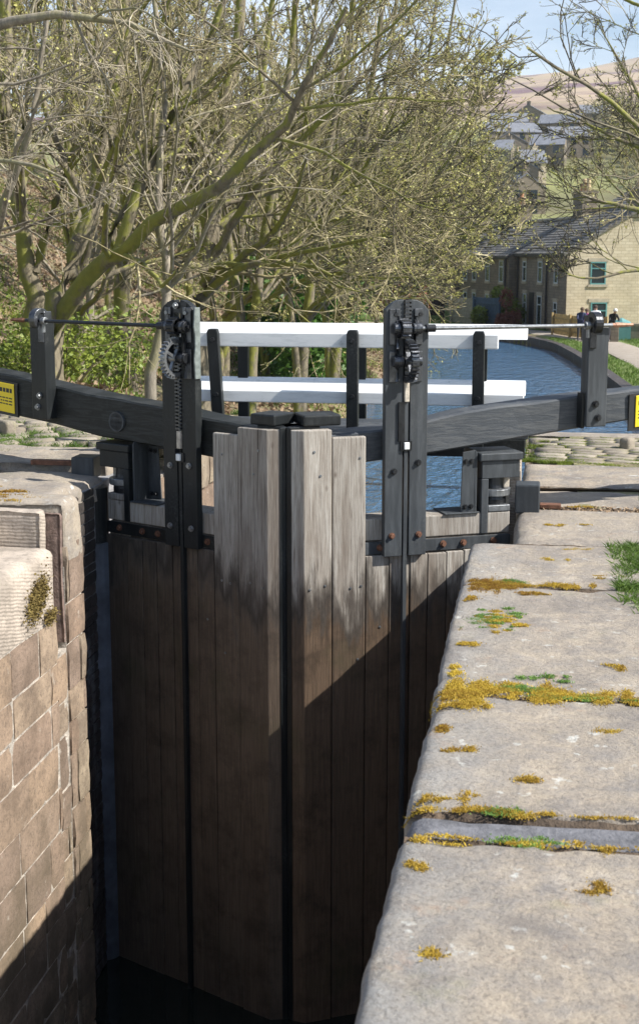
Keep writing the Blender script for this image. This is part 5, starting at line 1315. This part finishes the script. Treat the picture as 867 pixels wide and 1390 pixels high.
# evergreens above the village
# ------------------------------------------------------------------ garden fence, people, small things by the end house
def pt(px, py, Y): q = at(px, py, Y); return q
M['fencewood'] = m_plain('fence_wood', (.42,.30,.13), .8, 0, .3, 6, .3); M['bluefence'] = m_plain('blue_fence', (.05,.09,.14), .7, 0, .3, 6, .2); M['greyfence'] = m_plain('grey_fence', (.28,.27,.22), .8, 0, .3, 6, .2)
def board_fence(name, label, pts, z0, h, mat, group=None, bw=.12, gap=.02, postmat=None):
    g = thing(name, label, 'fence', (pts[0][0], pts[0][1], z0), group)
    for (ax, ay), (bx, by) in zip(pts[:-1], pts[1:]):
        d = Vector((bx-ax, by-ay, 0)); L = d.length; d.normalize(); n_ = Vector((-d.y, d.x, 0)); o_ = Vector((ax, ay, z0))
        T = lambda a, b, z: o_+d*a+n_*b+Vector((0, 0, z))
        m = MB(); a = 0
        while a < L-.02: m.box(a, min(a+bw, L), .0, .025, .08, h+random.uniform(-.015, .015), T); a += bw+gap
        obj('board_panel', m, mat, g)
        m = MB(); m.box(0, L, -.05, -.001, h*.78, h*.78+.08, T); m.box(0, L, -.05, -.001, h*.25, h*.25+.08, T); obj('fence_rail', m, mat, g)
        k = max(1, int(L/1.8))
        for i in range(k+1): m = MB(); a = L*i/k; m.box(a-.05, a+.05, -.15, -.052, -.3, h+.06, T); obj('post', m, postmat or mat, g)
    return g
board_fence('garden_fence', 'honey coloured board fence in front of the end house garden', [(.75, 72.0), (1.6, 69.6), (2.7, 68.0), (3.3, 67.7)], -2.6, 1.15, M['fencewood'])
board_fence('garden_fence', 'dark blue board fence by the canal bend', [(-3.9, 81.5), (-2.3, 79.2)], -2.6, 1.7, M['bluefence'])
board_fence('garden_fence', 'weathered grey board fence left of the blue one', [(-5.4, 83.6), (-3.95, 81.6)], -2.6, 1.6, M['greyfence'])
board_fence('black_fence', 'long low black fence beyond the mown grass', [(-16, 90.4), (-11, 89.4), (-6.2, 88)], -2.4, 1.05, M['pipe'], bw=.16, gap=.01)
m = MB(); p = pt(833, 462, 66.5); m.box(p[0]-.19, p[0]+.19, 66.3, 66.7, -2.75, -1.75); m.box(p[0]-.23, p[0]+.23, 66.26, 66.74, -1.75, -1.66)
tag(obj('stone_pillar', m, M['darkwall'], bevel=.02), 'short dark stone pillar under the white haired man', 'pillar')
m = MB(); p = pt(843, 431, 68.5); 
vs = []; 
for i in range(9):
    for j in range(7):
        a = math.pi*j/6; vs.append((p[0]-.45+.9*i/8, 68.5+.35*math.cos(a), -1.9+.42*math.sin(a)*(1-.5*abs(i-4)/4)))
m.add(vs, [(i*7+j, i*7+j+1, (i+1)*7+j+1, (i+1)*7+j) for i in range(8) for j in range(6)]); m.box(p[0]-.45, p[0]+.45, 68.16, 68.84, -2.6, -1.9)
tag(obj('rounded_cover', m, M['teal'], smooth=False), 'teal rounded cover beside the white haired man', 'cover')
m = MB(); m.box(3.4, 9, 68.9, 69.3, -2.8, -1.9); m.box(3.36, 9, 68.86, 69.34, -1.899, -1.8); tag(obj('garden_wall', m, M['darkwall']), 'low stone garden wall right of the fence', 'wall')

def person(label, x, y, z, face, shirt, trousers, hair, lean=0., h=1.7, arms='down', bald=False):
    g = thing('person', label, 'person', (x, y, z)); g.rotation_euler = (0, 0, face)
    s = h/1.7
    J = {'pel': (0, 0, .92), 'w': (0, -.03*lean*4, 1.10), 'ch': (0, -.1*lean*3, 1.32), 'nk': (0, -.16*lean*3, 1.47), 'hd': (0, -.2*lean*3, 1.60), 'top': (0, -.2*lean*3, 1.68)}
    E_ = [('pel', 'w'), ('w', 'ch'), ('ch', 'nk'), ('nk', 'hd'), ('hd', 'top')]; rad = {'pel': .15, 'w': .135, 'ch': .16, 'nk': .055, 'hd': .095, 'top': .07}
    for q, sg in (('l', -1), ('r', 1)):
        cy = J['ch'][1]
        J['sh'+q] = (sg*.19, cy, 1.38); J['el'+q] = (sg*.25, cy-(.08 if arms == 'down' else .18), 1.12); J['wr'+q] = (sg*(.24 if arms == 'down' else .12), cy-(.15 if arms == 'down' else .40), .88 if arms == 'down' else 1.12); J['ha'+q] = (sg*(.24 if arms == 'down' else .08), cy-(.17 if arms == 'down' else .48), .80 if arms == 'down' else 1.13)
        J['hp'+q] = (sg*.09, 0, .86); J['kn'+q] = (sg*.10, -.02, .48); J['an'+q] = (sg*.11, .02, .09); J['to'+q] = (sg*.12, -.14, .04)
        E_ += [('ch', 'sh'+q), ('sh'+q, 'el'+q), ('el'+q, 'wr'+q), ('wr'+q, 'ha'+q), ('pel', 'hp'+q), ('hp'+q, 'kn'+q), ('kn'+q, 'an'+q), ('an'+q, 'to'+q)]
        rad.update({'sh'+q: .07, 'el'+q: .048, 'wr'+q: .034, 'ha'+q: .042, 'hp'+q: .10, 'kn'+q: .062, 'an'+q: .045, 'to'+q: .035})
    names = list(J); me = bpy.data.meshes.new('body'); me.from_pydata([tuple(c*s for c in J[n_]) for n_ in names], [(names.index(a), names.index(b)) for a, b in E_], [])
    k = N('clothes'); z_ = k.sep(k.co())[2]
    st = k.ramp(k.math('DIVIDE', z_, 1.7*s), [(0, (.03,.025,.02)), (.045, trousers), (.54, shirt), (.865, (.48,.29,.21))]); 
    [r_ for r_ in k.nt.nodes if r_.type == 'VALTORGB'][0].color_ramp.interpolation = 'CONSTANT'; k.base(st); k.rough(.8)
    o = bpy.data.objects.new('body', me); COL.objects.link(o); o.parent = g
    sk = o.modifiers.new('skin', 'SKIN')
    for i, n_ in enumerate(names): sv = me.skin_vertices[0].data[i] if me.skin_vertices else None
    o['rad'] = 0
    return g, o, names, rad, s, k.m, J, hair
def finish_person(t):
    g, o, names, rad, s, mat, J, hair = t
    del o['rad']
    me = o.data
    if not me.skin_vertices:
        import bmesh
        bm = bmesh.new(); bm.from_mesh(me); bm.verts.layers.skin.verify(); bm.to_mesh(me); bm.free()
    for i, n_ in enumerate(names): me.skin_vertices[0].data[i].radius = (rad[n_]*s*(1.25 if n_ in ('pel', 'ch', 'w') else 1), rad[n_]*s); me.skin_vertices[0].data[i].use_root = (n_ == 'pel')
    ss = o.modifiers.new('sub', 'SUBSURF'); ss.levels = 2; ss.render_levels = 2
    me.materials.append(mat)
    m = MB(); hx, hy, hz = [c*s for c in J['hd']]
    vs = []; fs = []
    for i in range(7):
        for j in range(12):
            ph = (math.pi*.58)*i/6; a = 2*math.pi*j/12; rr_ = .112*s*math.sin(ph)
            vs.append((hx+rr_*math.cos(a), hy+.018+rr_*math.sin(a)*1.08, hz+.02+.115*s*math.cos(ph)-(.0 if math.sin(a) < -.3 else 0)))
    fs = [(i*12+j, i*12+(j+1) % 12, (i+1)*12+(j+1) % 12, (i+1)*12+j) for i in range(6) for j in range(12)]
    m.add(vs, fs); local_obj('hair', m, m_plain('hair', hair, .8, 0, .2, 20, 0), g, None)
for args in (('person in dark blue top leaning on the fence', *pt(787, 440, 67.2)[:2], -2.6, .25, (.03,.04,.10), (.04,.04,.05), (.12,.08,.05), .5, 1.66, 'up'),
             ('person in magenta top beside the fence', *pt(796, 440, 67.6)[:2], -2.6, -.2, (.45,.06,.30), (.05,.05,.08), (.10,.06,.04), .3, 1.58, 'up'),
             ('person in white shirt standing before the lower gable window', *pt(807, 440, 68.2)[:2], -2.6, .1, (.75,.75,.78), (.06,.07,.12), (.06,.04,.03), .0, 1.72, 'down'),
             ('white haired man in black top leaning forward over the stone pillar', *pt(829, 440, 67.0)[:2], -2.6, .3, (.015,.015,.018), (.10,.10,.12), (.75,.73,.70), .9, 1.62, 'up')):
    finish_person(person(*args))

# air
m = MB(); m.box(-1000, 1200, -60, 2800, -6, 760)
k = N('air'); k.nt.nodes.clear(); o_ = k.n('ShaderNodeOutputMaterial'); v_ = k.n('ShaderNodeVolumePrincipled'); v_.inputs['Color'].default_value = (.80,.87,1,1); v_.inputs['Density'].default_value = .00017; v_.inputs['Anisotropy'].default_value = .2
k.l(v_.outputs[0], o_.inputs['Volume']); tag(obj('haze', m, k.m), 'thin spring haze over the valley', 'haze', None, 'stuff')
# ------------------------------------------------------------------ light, sky, camera
az = math.atan2(.993, -.12); el = R(41.3)
sd = Vector((math.sin(az)*math.cos(el), math.cos(az)*math.cos(el), math.sin(el)))
sun = bpy.data.lights.new('sun', 'SUN'); sun.energy = 5.0; sun.angle = R(.5); sun.color = (1, .955, .88)
so = bpy.data.objects.new('sun', sun); COL.objects.link(so); so.rotation_euler = (-sd).to_track_quat('-Z', 'Y').to_euler(); so.location = (20, 0, 30)
w = bpy.data.worlds.new('World'); S.world = w; w.use_nodes = True; nt = w.node_tree; nt.nodes.clear()
out = nt.nodes.new('ShaderNodeOutputWorld'); bg = nt.nodes.new('ShaderNodeBackground'); sky = nt.nodes.new('ShaderNodeTexSky')
sky.sky_type = 'NISHITA'; sky.sun_disc = False; sky.sun_elevation = el; sky.sun_rotation = az; sky.air_density = 1.0; sky.dust_density = .6; sky.ozone_density = 1.4
tc = nt.nodes.new('ShaderNodeTexCoord'); mp = nt.nodes.new('ShaderNodeMapping'); mp.inputs['Scale'].default_value = (1.4, 1.4, 7); mp.inputs['Location'].default_value = (3.1, .7, .35)
cn = nt.nodes.new('ShaderNodeTexNoise'); cn.inputs['Scale'].default_value = 2.2; cn.inputs['Detail'].default_value = 7; cn.inputs['Roughness'].default_value = .55
cr = nt.nodes.new('ShaderNodeValToRGB'); cr.color_ramp.elements[0].position = .34; cr.color_ramp.elements[1].position = .66; cr.color_ramp.elements[1].color = (.75, .75, .75, 1)
mx = nt.nodes.new('ShaderNodeMix'); mx.data_type = 'RGBA'; mx.inputs[7].default_value = (8.5, 8.9, 9.4, 1)
L = nt.links.new; L(tc.outputs['Generated'], mp.inputs[0]); L(mp.outputs[0], cn.inputs['Vector']); L(cn.outputs[0], cr.inputs[0]); sx = nt.nodes.new('ShaderNodeSeparateXYZ'); L(tc.outputs['Generated'], sx.inputs[0]); mr = nt.nodes.new('ShaderNodeMapRange'); L(sx.outputs[2], mr.inputs[0])
for i_, v_ in zip((1,2,3,4), (.12, .42, 1, .12)): mr.inputs[i_].default_value = v_
mm = nt.nodes.new('ShaderNodeMath'); mm.operation = 'MULTIPLY'; L(cr.outputs[0], mm.inputs[0]); L(mr.outputs[0], mm.inputs[1]); L(mm.outputs[0], mx.inputs[0]); L(sky.outputs[0], mx.inputs[6]); L(mx.outputs[2], bg.inputs[0]); L(bg.outputs[0], out.inputs[0])
bg.inputs[1].default_value = .088
cam = bpy.data.cameras.new('camera'); co = bpy.data.objects.new('camera', cam); COL.objects.link(co); S.camera = co
co.location = (0, 0, H_); co.rotation_euler = (math.pi/2-PIT, 0, PHI)
cam.sensor_fit = 'VERTICAL'; cam.sensor_height = 36; cam.lens = F_/1390*36; cam.shift_y = -45/1390; cam.clip_end = 6000; cam.clip_start = .05
cam.dof.use_dof = True; cam.dof.focus_distance = 8.6; cam.dof.aperture_fstop = 7.1
S.render.engine = 'CYCLES'; S.view_settings.view_transform = 'Standard'; S.view_settings.look = 'None'; S.view_settings.exposure = 0.92; S.view_settings.gamma = 1
S.render.resolution_x = 638; S.render.resolution_y = 1024
S.cycles.max_bounces = 6; S.cycles.diffuse_bounces = 3; S.cycles.transparent_max_bounces = 6
